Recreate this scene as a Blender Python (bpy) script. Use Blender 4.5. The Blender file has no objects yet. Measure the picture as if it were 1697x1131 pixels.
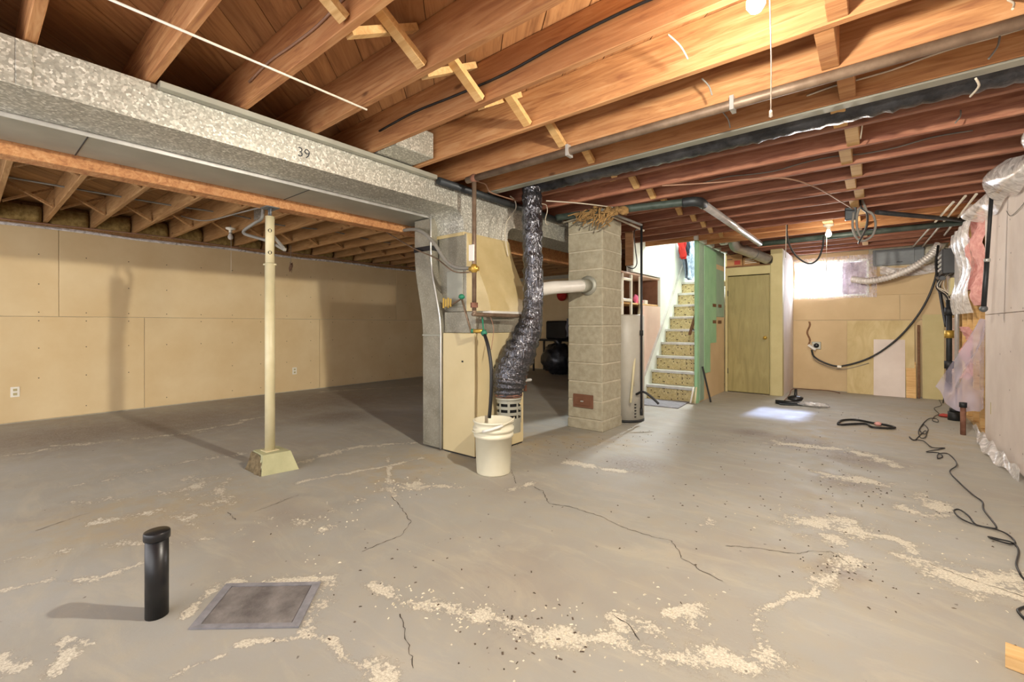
import bpy, math, random
import numpy as np
from mathutils import Vector, Matrix
R_ = random.Random(7)
C = bpy.context.scene.collection
SC = bpy.context.scene

# ---------------------------------------------------------------- camera, light, exposure
F_PX, HOR, CAM_Z, SN, CS = 742.0, 539.0, 1.12, 0.630, 0.7766     # measured from the photograph's vanishing points
cam_d = bpy.data.cameras.new('camera'); cam = bpy.data.objects.new('camera', cam_d); C.objects.link(cam)
cam.location = (0, 0, CAM_Z); cam.rotation_euler = (math.pi/2, 0, math.atan2(SN, CS))
cam_d.sensor_width = 36; cam_d.lens = F_PX/1697*36; cam_d.shift_y = -(565.5-HOR)/1697
cam_d.clip_start = 0.02
SC.camera = cam
SC.view_settings.view_transform = 'Standard'; SC.view_settings.look = 'None'
SC.view_settings.exposure = 0.55; SC.view_settings.gamma = 1; SC.view_settings.use_curve_mapping = False
W = bpy.data.worlds.new('world'); SC.world = W; W.use_nodes = True
bg = W.node_tree.nodes['Background']; bg.inputs[0].default_value = (0.98, 0.97, 1.0, 1); bg.inputs[1].default_value = 1.0
def lamp(name, kind, loc, power, color, size=0.04, rot=None, sy=None):
    d = bpy.data.lights.new(name, kind); o = bpy.data.objects.new(name, d); C.objects.link(o)
    o.location = loc; d.energy = power; d.color = color
    if kind == 'AREA':
        d.shape = 'RECTANGLE'; d.size = size; d.size_y = sy or size
    elif kind != 'SUN': d.shadow_soft_size = size
    if kind == 'POINT':
        d.use_nodes = True; nt = d.node_tree; fo = nt.nodes.new('ShaderNodeLightFalloff'); fo.inputs['Strength'].default_value = 1.0
        nt.links.new(fo.outputs['Linear'], nt.nodes['Emission'].inputs['Strength'])
    if rot: o.rotation_euler = rot
    return o
B1 = (-0.32, 1.73, 2.235); B2 = (-0.43, 6.49, 2.20)
lamp('bulb_light', 'POINT', (B1[0], B1[1], B1[2]-.07), 58, (1.0, 0.925, 0.79), 0.035)
lamp('bulb_light', 'POINT', (B2[0], B2[1], B2[2]-.07), 20, (1.0, 0.88, 0.74), 0.03)
lamp('stairwell_light', 'POINT', (-2.35, 8.3, 3.35), 95, (0.93, 0.97, 1.0), 0.12)
lamp('window_daylight', 'AREA', (-0.62, 9.52, 1.95), 55, (0.80, 0.88, 1.0), 0.9, (math.radians(-62), 0, 0), 0.55)
lamp('added_fill_light', 'AREA', (-2.6, -2.4, 1.5), 70, (1.0, 0.95, 0.93), 6.0, (math.radians(76), 0, 0), 2.0)  # soft fill added behind the camera to brighten the room, not a fixture
sun = lamp('sun', 'SUN', (0, 14, 8), 9.0, (0.50, 0.62, 1.0)); sun.data.angle = 0.06
sun.rotation_euler = Vector((0.20, 2.9, 1.92)).to_track_quat('Z', 'Y').to_euler()

# ---------------------------------------------------------------- helpers
def P(u, v, x=None, y=None, z=None):
    """point of the real plane x=, y= or z= that the photograph shows at u, v"""
    du = u-848.5
    d = (-SN*F_PX+CS*du, CS*F_PX+SN*du, HOR-v)
    t = x/d[0] if x is not None else y/d[1] if y is not None else (z-CAM_Z)/d[2]
    return (d[0]*t, d[1]*t, CAM_Z+d[2]*t)
def FL(u, v, z=0.0): return P(u, v, z=z)
def lin(h):
    c = [int(h[i:i+2], 16)/255 for i in (1, 3, 5)]
    return tuple(((a+.055)/1.055)**2.4 if a > .04045 else a/12.92 for a in c)+(1,)
class NT:
    def __init__(s, name):
        s.m = bpy.data.materials.new(name); s.m.use_nodes = True; s.t = s.m.node_tree; s.b = s.t.nodes['Principled BSDF']
    def n(s, typ, **k):
        nd = s.t.nodes.new(typ)
        for a, b in k.items():
            if a.startswith('i_'):
                key = a[2:]; key = int(key) if key.isdigit() else key.replace('_', ' ')
                nd.inputs[key].default_value = b
            else: setattr(nd, a, b)
        return nd
    def l(s, a, b): s.t.links.new(a, b)
    def ramp(s, fac, stops):
        r = s.n('ShaderNodeValToRGB'); e = r.color_ramp.elements
        while len(e) < len(stops): e.new(.5)
        for q, (p, c) in zip(e, stops): q.position = p; q.color = lin(c) if isinstance(c, str) else (c, c, c, 1)
        s.l(fac, r.inputs[0]); return r.outputs[0]
    def coord(s, scale=(1, 1, 1), rand=True):
        tc = s.n('ShaderNodeTexCoord'); mp = s.n('ShaderNodeMapping'); mp.inputs['Scale'].default_value = scale
        src = tc.outputs['Object']
        if rand:
            oi = s.n('ShaderNodeObjectInfo'); mu = s.n('ShaderNodeMath', operation='MULTIPLY', i_1=37.0); s.l(oi.outputs['Random'], mu.inputs[0])
            ad = s.n('ShaderNodeVectorMath', operation='ADD'); s.l(src, ad.inputs[0]); s.l(mu.outputs[0], ad.inputs[1]); src = ad.outputs[0]
        s.l(src, mp.inputs[0]); return mp.outputs[0]
    def noise(s, vec, scale, detail=4, rough=.5, dist=0):
        q = s.n('ShaderNodeTexNoise', i_Scale=scale, i_Detail=detail, i_Roughness=rough, i_Distortion=dist); s.l(vec, q.inputs['Vector']); return q.outputs['Fac']
    def mix(s, f, a, b, mode='MIX'):
        q = s.n('ShaderNodeMix', data_type='RGBA', blend_type=mode)
        for i, x in ((0, f), (6, a), (7, b)):
            if isinstance(x, str): q.inputs[i].default_value = lin(x)
            elif isinstance(x, (int, float)): q.inputs[i].default_value = x
            else: s.l(x, q.inputs[i])
        return q.outputs[2]
    def math(s, op, a, b=0.0, clamp=False):
        q = s.n('ShaderNodeMath', operation=op, use_clamp=clamp)
        for i, x in ((0, a), (1, b)):
            if isinstance(x, (int, float)): q.inputs[i].default_value = x
            else: s.l(x, q.inputs[i])
        return q.outputs[0]
    def done(s, col=None, rough=.6, metal=0, bump=None, bs=.3, bd=.01):
        if col is not None:
            if isinstance(col, str): s.b.inputs['Base Color'].default_value = lin(col)
            else: s.l(col, s.b.inputs['Base Color'])
        if isinstance(rough, (int, float)): s.b.inputs['Roughness'].default_value = rough
        else: s.l(rough, s.b.inputs['Roughness'])
        s.b.inputs['Metallic'].default_value = metal
        if bump is not None:
            q = s.n('ShaderNodeBump', i_Strength=bs, i_Distance=bd); s.l(bump, q.inputs['Height']); s.l(q.outputs[0], s.b.inputs['Normal'])
        return s.m
M = {}
def wood(name, dark, mid, light, scale=(1.2, 14, 14), knots=True, rough=.75):
    s = NT(name); v = s.coord(scale)
    n1 = s.noise(v, 2.2, 6, .6, 1.2); n2 = s.noise(s.coord((.7, 2, 2)), 1.5, 2)
    c = s.ramp(n1, [(.3, dark), (.5, mid), (.72, light)])
    c = s.mix(s.ramp(n2, [(.35, 0.0), (.7, .55)]), c, dark, 'MIX')
    if knots:
        vo = s.n('ShaderNodeTexVoronoi', i_Scale=1.0); s.l(s.coord((1.9, 5.0, 5.0)), vo.inputs['Vector'])
        k = s.ramp(vo.outputs['Distance'], [(.035, .75), (.085, 0.0)])
        c = s.mix(k, c, '#5a3216')
    oi = s.n('ShaderNodeObjectInfo'); hv = s.n('ShaderNodeHueSaturation'); s.l(c, hv.inputs['Color'])
    vv = s.math('ADD', s.math('MULTIPLY', oi.outputs['Random'], .3), .85); s.l(vv, hv.inputs['Value'])
    M[name] = s.done(hv.outputs[0], rough, 0, n1, .25, .004)
wood('joist_wood', '#94603c', '#bd8755', '#d2a473')
wood('shaded_joist_wood', '#784838', '#9c694f', '#b58368')  # darker, redder copy of the joist wood; shade of the far bays painted in
wood('old_wood', '#8a6238', '#a87f50', '#bd9767')
wood('board_wood', '#875a36', '#b07c4e', '#c49260', (1.0, 10, 10))
wood('old_board', '#7a5630', '#9a7244', '#ab8250', (1.0, 10, 10))
wood('pale_wood', '#b88d55', '#d3ab72', '#e2c28c')
wood('plywood', '#b9a373', '#c9b585', '#d6c496', (3, 9, 1.2), False)
wood('brown_wood', '#5c3d24', '#7a5636', '#8c6846')
wood('door_wood', '#8f8250', '#a0925c', '#ab9e68', (5, 5, .8), False, .5)
def mottled(name, a, b, scale=3, rough=.7, metal=0, bump=.1, det=5, lo=.35, hi=.7, spec=None):
    s = NT(name); v = s.coord(); n = s.noise(v, scale, det, .6)
    m = s.done(s.ramp(n, [(lo, a), (hi, b)]), rough, metal, s.noise(v, scale*8, 3), bump, .004)
    if spec is not None: s.b.inputs['Specular IOR Level'].default_value = spec
    M[name] = m; return m
mottled('drywall', '#d6bc8e', '#e0ca9f', 1.6, .85)
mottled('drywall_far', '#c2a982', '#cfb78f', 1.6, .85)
mottled('drywall_white', '#d2c4bb', '#e2d6cd', 1.8, .85)
mottled('white_paint', '#dfe6dd', '#eef1ec', 2, .7)
mottled('pink_board', '#d9b9a8', '#e4c8b8', 2, .8)
mottled('mint_paint', '#86b58c', '#98c49b', 4, .6)
mottled('mint_grey', '#87a390', '#98b29c', 4, .6)
mottled('khaki_paint', '#b5a878', '#c2b585', 3, .65)
mottled('furnace_beige', '#c6b68c', '#d0c198', 2, .5)
mottled('furnace_tan', '#bba878', '#c8b688', 5, .45)
mottled('dark_metal', '#34373a', '#4a4e50', 5, .5, .6)
mottled('black_iron', '#1b1c1d', '#2c2d2e', 9, .55, .2)
mottled('black_rubber', '#0d0d0e', '#1c1c1d', 9, .45)
mottled('black_plastic', '#121214', '#222225', 5, .35)
mottled('copper_pipe', '#6b5746', '#8f7b68', 9, .5, .35)
mottled('rusty', '#6c4634', '#8d6350', 14, .8, .1)
mottled('brass', '#b08c3a', '#cfae59', 9, .4, .6)
mottled('green_tape', '#1f6b52', '#2d8a68', 9, .5)
mottled('bucket_white', '#d9d4bb', '#e4e0c9', 3, .4)
mottled('post_cream', '#cfc49c', '#ddd3ae', 6, .4)
mottled('footing', '#aaa882', '#bab890', 7, .85, 0, .5)
mottled('rough_concrete', '#5e5038', '#8d7c5c', 30, .95, 0, 1)
mottled('block', '#9d9680', '#b2ab96', 16, .95, 0, .9)
mottled('mortar', '#b5ad98', '#c6bfab', 16, .95, 0, .5)
mottled('soot_door', '#6b4631', '#7c5540', 9, .7)
mottled('heater_enamel', '#b4afa2', '#c4c0b4', 3, .45)
mottled('white_plastic', '#d8d6ce', '#e8e6e0', 3, .4)
mottled('grey_metal', '#5e6264', '#74787a', 4, .5, .3)
mottled('wire_white', '#bdb3a0', '#d2c8b6', 5, .55)
mottled('wire_grey', '#77746c', '#918d85', 5, .6)
mottled('wire_pink', '#8d6a55', '#a8836a', 5, .6)
mottled('cardboard', '#a87c50', '#c29768', 4, .85)
mottled('cardboard_red', '#a03a30', '#b8483c', 4, .8)
mottled('pink_wool', '#cc8c86', '#e8b3ab', 22, 1, 0, 1)
mottled('yellow_wool', '#80683a', '#b3985c', 22, 1, 0, 1)
mottled('rag', '#7d6038', '#b8925c', 20, .95, 0, 1)
mottled('green_pipe', '#35413a', '#56625a', 7, .5, .2)
mottled('grey_pipe', '#b9b6b4', '#d6d3d1', 7, .3, .5)
mottled('lilac_matte', '#7d7080', '#d3c3d0', 7, .5, 0, .6)
mottled('red_cloth', '#a51c18', '#c9281f', 12, .8)
mottled('pink_cloth', '#e05a8a', '#f48fb0', 12, .8)
mottled('denim', '#5d6c80', '#a7b3c3', 18, .9, 0, .6)
mottled('dark_cloth', '#202a38', '#33404f', 12, .9)
mottled('mat', '#77767a', '#8d8c90', 20, .9)
mottled('tread_metal', '#b9b8b4', '#d4d3cf', 8, .3, .5)
mottled('drain_plate', '#5f5a58', '#8b8682', 9, .8, .1, .8)
mottled('crack_dark', '#2c2620', '#54483a', 30, 1)
mottled('chip_pale', '#cfc6ad', '#e2dbc6', 10, .9)
mottled('chip_dark', '#3a3028', '#6b5c4c', 10, .9)
mottled('ceramic', '#e9e3d2', '#f1ecde', 3, .3)
mottled('plain_black', '#050505', '#0b0b0b', 3, .9)
mottled('foil_black', '#26272b', '#515257', 8, .28, .55, .8, spec=.8)
mottled('silver_duct', '#a9a7a0', '#c6c4be', 5, .3, .75, .1)
mottled('white_hose', '#c9c2ba', '#e2dcd6', 5, .4, .2)
mottled('marker_ink', '#2b3038', '#2b3038', 5, .7)
def galv():
    s = NT('galvanised'); v = s.coord((1, 1, 1), False)
    vo = s.n('ShaderNodeTexVoronoi', i_Scale=95.0, i_Randomness=1.0); s.l(v, vo.inputs['Vector'])
    w = s.n('ShaderNodeSeparateColor'); s.l(vo.outputs['Color'], w.inputs[0])
    n = s.noise(v, 3, 3)
    c = s.ramp(w.outputs[0], [(0, '#a3a298'), (.5, '#b9b8ad'), (.8, '#d2d1c6'), (1, '#f0efe6')])
    c = s.mix(s.ramp(n, [(.35, .25), (.65, 0.0)]), c, '#8d8c7e')
    r = s.ramp(w.outputs[1], [(0, .32), (1, .55)])
    M['galvanised'] = s.done(c, r, .45, w.outputs[2], .12, .003)
    s = NT('galv_fine'); v = s.coord((1, 1, 1), False)
    M['galv_fine'] = s.done(s.mix(s.ramp(s.noise(v, 90, 3, .7), [(.5, 0.0), (.75, .7)]), s.ramp(s.noise(v, 5, 4), [(.3, '#807c6d'), (.7, '#9c988a')]), '#bab7a8'), .42, .4)
    s = NT('duct_grey'); v = s.coord((1, 1, 1), False)
    M['duct_grey'] = s.done(s.ramp(s.noise(v, 4, 4), [(.3, '#9a9a8e'), (.7, '#abab9e')]), .5, .35)
galv()
def film(name, tint, alpha=.35, rough=.15, ns=5):
    s = NT(name); s.done(tint, rough); n = s.noise(s.coord((3, 3, 3)), ns, 4 if ns > 2 else 1, .6, .8)
    s.l(s.ramp(n, [(.35, alpha*.55), (.7, min(1, alpha*1.5))]), s.b.inputs['Alpha'])
    q = s.n('ShaderNodeBump', i_Strength=.5, i_Distance=.012); s.l(n, q.inputs['Height']); s.l(q.outputs[0], s.b.inputs['Normal'])
    M[name] = s.m
film('clear_film', '#dcd2d8', .42); film('milky_film', '#e6e2e0', .7); film('glass', '#f0f4f6', .12, .05); film('lilac_film', '#cfc6dc', .5, .1, .8)
def emit(name, col, st):
    s = NT(name); s.done(col, .4); s.b.inputs['Emission Color'].default_value = lin(col); s.b.inputs['Emission Strength'].default_value = st; M[name] = s.m
emit('bulb_on', '#fff3d6', 12); emit('bulb_off', '#c9c4bc', 0)
def mosaic():
    s = NT('mosaic'); v = s.coord((1, 1, 1), False)
    vo = s.n('ShaderNodeTexVoronoi', i_Scale=55.0, i_Randomness=.25, distance='CHEBYCHEV'); s.l(v, vo.inputs['Vector'])
    w = s.n('ShaderNodeSeparateColor'); s.l(vo.outputs['Color'], w.inputs[0])
    c = s.ramp(w.outputs[0], [(0, '#b3a26f'), (.5, '#bfae7e'), (.94, '#cbbd90'), (.96, '#4a3c22')])
    c = s.mix(s.ramp(vo.outputs['Distance'], [(.38, 0.0), (.48, .35)]), c, '#80704a')
    M['mosaic'] = s.done(c, .5)
mosaic()

class MB:
    def __init__(s): s.v = []; s.f = []; s.sm = []
    def add(s, vs, fs, smooth=False):
        b = len(s.v); s.v += [tuple(p) for p in vs]; s.f += [tuple(i+b for i in f) for f in fs]; s.sm += [smooth]*len(fs); return s
    def box(s, x0, x1, y0, y1, z0, z1):
        return s.add([(x, y, z) for z in (z0, z1) for x, y in ((x0, y0), (x1, y0), (x1, y1), (x0, y1))],
                     [(3, 2, 1, 0), (4, 5, 6, 7), (0, 1, 5, 4), (1, 2, 6, 5), (2, 3, 7, 6), (3, 0, 4, 7)])
    def bbox(s, x0, x1, y0, y1, z0, z1, r=.006):
        """box with chamfered edges"""
        vs = []; cx, cy, cz = (x0+x1)/2, (y0+y1)/2, (z0+z1)/2; hx, hy, hz = (x1-x0)/2, (y1-y0)/2, (z1-z0)/2
        r = min(r, hx*.9, hy*.9, hz*.9)
        for sx in (-1, 1):
            for sy in (-1, 1):
                for sz in (-1, 1):
                    vs += [(cx+sx*hx, cy+sy*(hy-r), cz+sz*(hz-r)), (cx+sx*(hx-r), cy+sy*hy, cz+sz*(hz-r)), (cx+sx*(hx-r), cy+sy*(hy-r), cz+sz*hz)]
        I = lambda a, b, c, k: ((a*2+b)*2+c)*3+k
        fs = []
        for a in (0, 1):
            q = [I(a, 0, 0, 0), I(a, 1, 0, 0), I(a, 1, 1, 0), I(a, 0, 1, 0)]; fs.append(q if a else q[::-1])
            q = [I(0, a, 0, 1), I(0, a, 1, 1), I(1, a, 1, 1), I(1, a, 0, 1)]; fs.append(q if a else q[::-1])
            q = [I(0, 0, a, 2), I(1, 0, a, 2), I(1, 1, a, 2), I(0, 1, a, 2)]; fs.append(q if a else q[::-1])
            for b in (0, 1):
                q = [I(a, b, 0, 0), I(a, b, 0, 1), I(a, b, 1, 1), I(a, b, 1, 0)]; fs.append(q if (a ^ b) else q[::-1])
                q = [I(a, 0, b, 0), I(a, 1, b, 0), I(a, 1, b, 2), I(a, 0, b, 2)]; fs.append(q if (a ^ b) == 0 else q[::-1])
                q = [I(0, a, b, 1), I(0, a, b, 2), I(1, a, b, 2), I(1, a, b, 1)]; fs.append(q if (a ^ b) == 0 else q[::-1])
                for c in (0, 1):
                    q = [I(a, b, c, 0), I(a, b, c, 1), I(a, b, c, 2)]; fs.append(q if (a+b+c) % 2 else q[::-1])
        return s.add(vs, fs)
    def beam(s, a, b, w, h, up=(0, 0, 1), ext=0):
        """rectangular bar from a to b, w sideways, h along up"""
        a, b = Vector(a), Vector(b); d = (b-a).normalized(); a = a-d*ext; b = b+d*ext
        sd = d.cross(Vector(up)).normalized()*w/2; uu = sd.cross(d).normalized()*h/2
        vs = [p+i*sd+j*uu for p in (a, b) for i, j in ((-1, -1), (1, -1), (1, 1), (-1, 1))]
        return s.add(vs, [(0, 1, 2, 3), (7, 6, 5, 4), (0, 4, 5, 1), (1, 5, 6, 2), (2, 6, 7, 3), (3, 7, 4, 0)])
    def tube(s, pts, r, n=10, cap=True, wob=0, seed=0):
        pts = [Vector(p) for p in pts]; m = len(pts); rr = r if isinstance(r, (list, tuple)) else [r]*m
        rg = random.Random(seed); T = []
        for i in range(m):
            a = pts[max(i-1, 0)]; b = pts[min(i+1, m-1)]; t = (b-a)
            T.append(t.normalized() if t.length > 1e-9 else Vector((0, 0, 1)))
        N = T[0].orthogonal().normalized(); vs = []
        for i in range(m):
            N = (N-N.dot(T[i])*T[i]); N = N.normalized() if N.length > 1e-6 else T[i].orthogonal().normalized()
            Bn = T[i].cross(N)
            for k in range(n):
                an = 2*math.pi*k/n; q = rr[i]*(1+wob*rg.uniform(-1, 1))
                vs.append(pts[i]+q*(math.cos(an)*N+math.sin(an)*Bn))
        fs = [(i*n+k, i*n+(k+1) % n, (i+1)*n+(k+1) % n, (i+1)*n+k) for i in range(m-1) for k in range(n)]
        s.add(vs, fs, True)
        if cap: s.f += [tuple(len(s.v)-m*n+k for k in range(n))[::-1], tuple(len(s.v)-n+k for k in range(n))]; s.sm += [False]*2
        return s
    def cyl(s, x, y, z0, z1, r, n=20, r2=None): return s.tube([(x, y, z0), (x, y, z1)], [r, r if r2 is None else r2], n)
    def lathe(s, prof, c=(0, 0, 0), n=28, axis='z', smooth=True, a0=0, a1=2*math.pi):
        m = len(prof); full = abs(a1-a0-2*math.pi) < 1e-6; k_ = n if full else n+1; vs = []
        for r, h in prof:
            for k in range(k_):
                a = a0+(a1-a0)*k/n; p = (r*math.cos(a), r*math.sin(a), h)
                if axis == 'x': p = (p[2], p[0], p[1])
                if axis == 'y': p = (p[1], p[2], p[0])
                vs.append((c[0]+p[0], c[1]+p[1], c[2]+p[2]))
        return s.add(vs, [(i*k_+k, i*k_+(k+1) % k_, (i+1)*k_+(k+1) % k_, (i+1)*k_+k) for i in range(m-1) for k in range(n)], smooth)
    def prism(s, poly, axis, a, b, smooth=False):
        """poly extruded along an axis; poly in the remaining two coordinates in x,y,z order"""
        def q(p, t): return (t, p[0], p[1]) if axis == 'x' else (p[0], t, p[1]) if axis == 'y' else (p[0], p[1], t)
        n = len(poly); vs = [q(p, a) for p in poly]+[q(p, b) for p in poly]
        s.add(vs, [tuple(range(n))[::-1], tuple(range(n, 2*n))]); s.add(vs, [(i, (i+1) % n, (i+1) % n+n, i+n) for i in range(n)], smooth); return s
    def sheet(s, fn, nu, nv, th=0.0, smooth=True):
        vs = [fn(i/nu, j/nv) for j in range(nv+1) for i in range(nu+1)]
        return s.add(vs, [(j*(nu+1)+i, j*(nu+1)+i+1, (j+1)*(nu+1)+i+1, (j+1)*(nu+1)+i) for j in range(nv) for i in range(nu)], smooth)
    def blob(s, c, r, n=14, m=9, wob=.12, seed=0):
        rg = random.Random(seed); vs = []
        for j in range(m+1):
            th = math.pi*j/m
            for k in range(n):
                a = 2*math.pi*k/n; q = 1+rg.uniform(-wob, wob)*(0 < j < m)
                vs.append((c[0]+r[0]*q*math.sin(th)*math.cos(a), c[1]+r[1]*q*math.sin(th)*math.sin(a), c[2]+r[2]*q*math.cos(th)))
        return s.add(vs, [(j*n+k, (j+1)*n+k, (j+1)*n+(k+1) % n, j*n+(k+1) % n) for j in range(m) for k in range(n)], True)
def world_loc(o):
    v = Vector(o.location); p = o.parent
    while p: v += Vector(p.location); p = p.parent
    return v
def put(name, mb, mat, parent=None, loc=None):
    """link one mesh object; its vertices are given in world coordinates"""
    vs = mb.v
    if loc is None:
        if parent is None or True:
            xs, ys, zs = zip(*vs); loc = ((min(xs)+max(xs))/2, (min(ys)+max(ys))/2, min(zs))
    L = Vector(loc); me = bpy.data.meshes.new(name)
    me.from_pydata([(p[0]-L.x, p[1]-L.y, p[2]-L.z) for p in vs], [], mb.f)
    me.polygons.foreach_set('use_smooth', mb.sm); me.materials.append(M[mat]); me.update()
    o = bpy.data.objects.new(name, me); C.objects.link(o)
    if parent is not None: o.parent = parent; o.location = L-world_loc(parent)
    else: o.location = L
    return o
def inst(name, me, loc, parent=None, rot=None):
    o = bpy.data.objects.new(name, me); C.objects.link(o)
    if parent is not None: o.parent = parent; o.location = Vector(loc)-world_loc(parent)
    else: o.location = loc
    if rot: o.rotation_euler = rot
    return o
def tag(o, label, cat, group=None, kind=None):
    o['label'] = label; o['category'] = cat
    if group: o['group'] = group
    if kind: o['kind'] = kind
    return o
def thing(name, label, cat, loc, group=None):
    o = bpy.data.objects.new(name, None); C.objects.link(o); o.location = loc; o.empty_display_size = .05
    return tag(o, label, cat, group)
def struct(name, mb, mat, parent=None):
    o = put(name, mb, mat, parent)
    if parent is None: o['kind'] = 'structure'
    return o
def smooth(pts, k=6):
    pts = [Vector(p) for p in pts]; out = []
    for i in range(len(pts)-1):
        p0, p1, p2, p3 = pts[max(i-1, 0)], pts[i], pts[i+1], pts[min(i+2, len(pts)-1)]
        for j in range(k):
            t = j/k
            out.append(.5*((2*p1)+(p2-p0)*t+(2*p0-5*p1+4*p2-p3)*t*t+(3*p1-p0-3*p2+p3)*t**3))
    return out+[pts[-1]]
def wire(name, label, cat, pts, r, mat, group=None, k=6, n=7, par=None, raw=False):
    o = put(name, MB().tube(pts if raw else smooth(pts, k), r, n), mat, par)
    if par is None: tag(o, label, cat, group)
    return o

XL, XR, YF, YB = -7.6, 0.84, 9.3, -1.6
ZJ, DJ, TJ = 2.33, 0.235, 0.038
def YJ(k): return .615+.405*k-TJ/2                                   # centre of joist k

# ---------------------------------------------------------------- floor
def floor():
    nx, ny = 500, 640
    xs = np.linspace(XL-.2, XR+.5, nx); ys = np.linspace(YB, YF+.2, ny)
    X, Y = np.meshgrid(xs, ys); X = X.ravel(); Y = Y.ravel()
    def dist(pl):
        d = np.full(X.shape, 9.0)
        pw = [FL(u, v)[:2] for u, v in pl]
        for (ax, ay), (bx, by) in zip(pw[:-1], pw[1:]):
            dx, dy = bx-ax, by-ay; L = dx*dx+dy*dy+1e-9
            t = np.clip(((X-ax)*dx+(Y-ay)*dy)/L, 0, 1); d = np.minimum(d, np.hypot(X-ax-t*dx, Y-ay-t*dy))
        return d
    peel = np.full(X.shape, -1.0)
    PL = [(.022, [(618,971),(653,986),(692,1000),(741,1010),(798,1025)]), (.034, [(798,1025),(840,1035),(883,1042),(925,1053),(964,1056)]),
          (.014, [(964,1056),(1007,1056),(1046,1070)]), (.030, [(1046,1070),(1070,1078),(1109,1088),(1141,1095),(1200,1088),(1240,1098),(1278,1085)]),
          (.016, [(1278,1085),(1258,1045),(1265,1012),(1300,995),(1345,985),(1352,955)]), (.03, [(1378,893),(1405,920),(1411,941),(1360,965)]),
          (.085, [(1345,868),(1395,872)]), (.018, [(1396,878),(1492,896),(1510,917),(1537,935)]), (.05, [(1537,935),(1585,953),(1650,968),(1697,985)]),
          (.07, [(1600,965),(1697,972)]), (.016, [(1490,895),(1528,929),(1575,951)]), (.02, [(600,1102),(632,1113),(657,1131)]),
          (.008, [(279,1131),(318,1109),(371,1088)]), (.012, [(393,1071),(460,1060),(495,1056),(541,1063),(566,1092),(600,1106)]),
          (.012, [(78,1120),(110,1081),(103,1060),(150,1062)]), (.022, [(382,966),(440,962),(545,960)]), (.02, [(545,960),(552,975),(495,1049)]),
          (.014, [(354,979),(318,1020)]), (.016, [(0,936),(124,911),(198,897),(283,897)]), (.010, [(283,897),(371,887),(456,862)]),
          (.03, [(456,862),(531,855),(594,830)]), (.022, [(99,837),(177,827),(276,816),(329,791)]), (.022, [(95,809),(212,788),(318,763),(407,752)]),
          (.02, [(0,756),(106,742),(280,722)]), (.014, [(0,979),(71,964),(156,964),(240,933)]), (.04, [(653,805),(700,808)]), (.02, [(700,808),(766,807)]),
          (.03, [(936,766),(1000,778),(1038,782)]), (.025, [(848,812),(876,802)]), (.02, [(1017,1021),(1040,1040),(1070,1067)]), (.03, [(1060,1045),(1085,1045)]),
          (.02, [(1109,1018),(1150,1007)]), (.03, [(1140,1010),(1155,1035)]), (.02, [(1165,870),(1180,865)]), (.05, [(1545,830),(1560,850)]),
          (.03, [(480,770),(600,740),(680,735)]), (.015, [(500,800),(700,760)]), (.02, [(540,880),(575,870)]), (.03, [(1500,840),(1540,860)]),
          (.05, [(1290,735),(1400,745),(1480,770)]), (.06, [(1380,790),(1450,800)]), (.02, [(530,650),(690,640)]), (.03, [(100,740),(330,715),(440,690)]),
          (.01, [(646,759),(650,823)]), (.02, [(0,1090),(40,1100)]), (.05, [(300,860),(360,830),(330,800)]), (.03, [(150,870),(250,850)])]
    rg = np.random.RandomState(3)
    X0, Y0 = X, Y
    X = X0+.035*np.sin(9*Y0+3*np.sin(5*X0))+.015*np.sin(31*Y0+11*X0); Y = Y0+.035*np.sin(8*X0+2*np.sin(6*Y0))+.015*np.sin(27*X0-13*Y0)
    for w, pl in PL:
        far_left = max(p[0] for p in pl) < 620 and max(p[1] for p in pl) < 945
        X1, Y1 = X, Y
        if not far_left: X, Y = X0*.6+X1*.4, Y0*.6+Y1*.4
        peel = np.maximum(peel, (1-dist(pl)/(w*(4.5 if far_left else 3.0)))*(.72 if far_left else 1)-(.12 if far_left else 0)); X, Y = X1, Y1
    X, Y = X0, Y0
    def blob(lst):
        a = np.zeros(X.shape)
        for u, v, r in lst:
            x, y, _ = FL(u, v); a = np.maximum(a, np.clip(1.3-np.hypot(X-x, Y-y)/r, 0, 1))
        return a
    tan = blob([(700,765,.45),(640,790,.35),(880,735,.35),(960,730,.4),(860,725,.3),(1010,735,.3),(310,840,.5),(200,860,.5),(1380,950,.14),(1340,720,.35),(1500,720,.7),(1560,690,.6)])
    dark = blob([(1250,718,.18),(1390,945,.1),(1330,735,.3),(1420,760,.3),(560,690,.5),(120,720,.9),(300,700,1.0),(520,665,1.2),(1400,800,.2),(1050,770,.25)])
    me = bpy.data.meshes.new('floor'); V = np.stack([X, Y, np.zeros_like(X)], 1).astype(np.float32)
    me.vertices.add(len(V)); me.vertices.foreach_set('co', V.ravel())
    i, j = np.meshgrid(np.arange(nx-1), np.arange(ny-1)); a = (j*nx+i).ravel()
    Q = np.stack([a, a+1, a+nx+1, a+nx], 1).astype(np.int32)
    me.loops.add(Q.size); me.loops.foreach_set('vertex_index', Q.ravel()); me.polygons.add(len(Q))
    me.polygons.foreach_set('loop_start', np.arange(0, Q.size, 4)); me.polygons.foreach_set('loop_total', np.full(len(Q), 4)); me.update()
    for nm, arr in (('peel', peel), ('tan', tan), ('grime', dark)):
        at = me.attributes.new(nm, 'FLOAT', 'POINT'); at.data.foreach_set('value', arr.astype(np.float32))
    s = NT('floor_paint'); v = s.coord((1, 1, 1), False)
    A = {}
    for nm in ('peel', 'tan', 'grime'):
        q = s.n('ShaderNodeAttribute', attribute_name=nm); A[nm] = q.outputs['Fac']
    fine = s.noise(v, 48, 8, .78); mid = s.noise(v, 7, 5, .6); big = s.noise(v, .9, 4, .55); vf = s.noise(v, 120, 4, .7)
    base = s.ramp(big, [(.3, '#968e83'), (.5, '#9d9a91'), (.7, '#a2a19c')])
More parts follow.
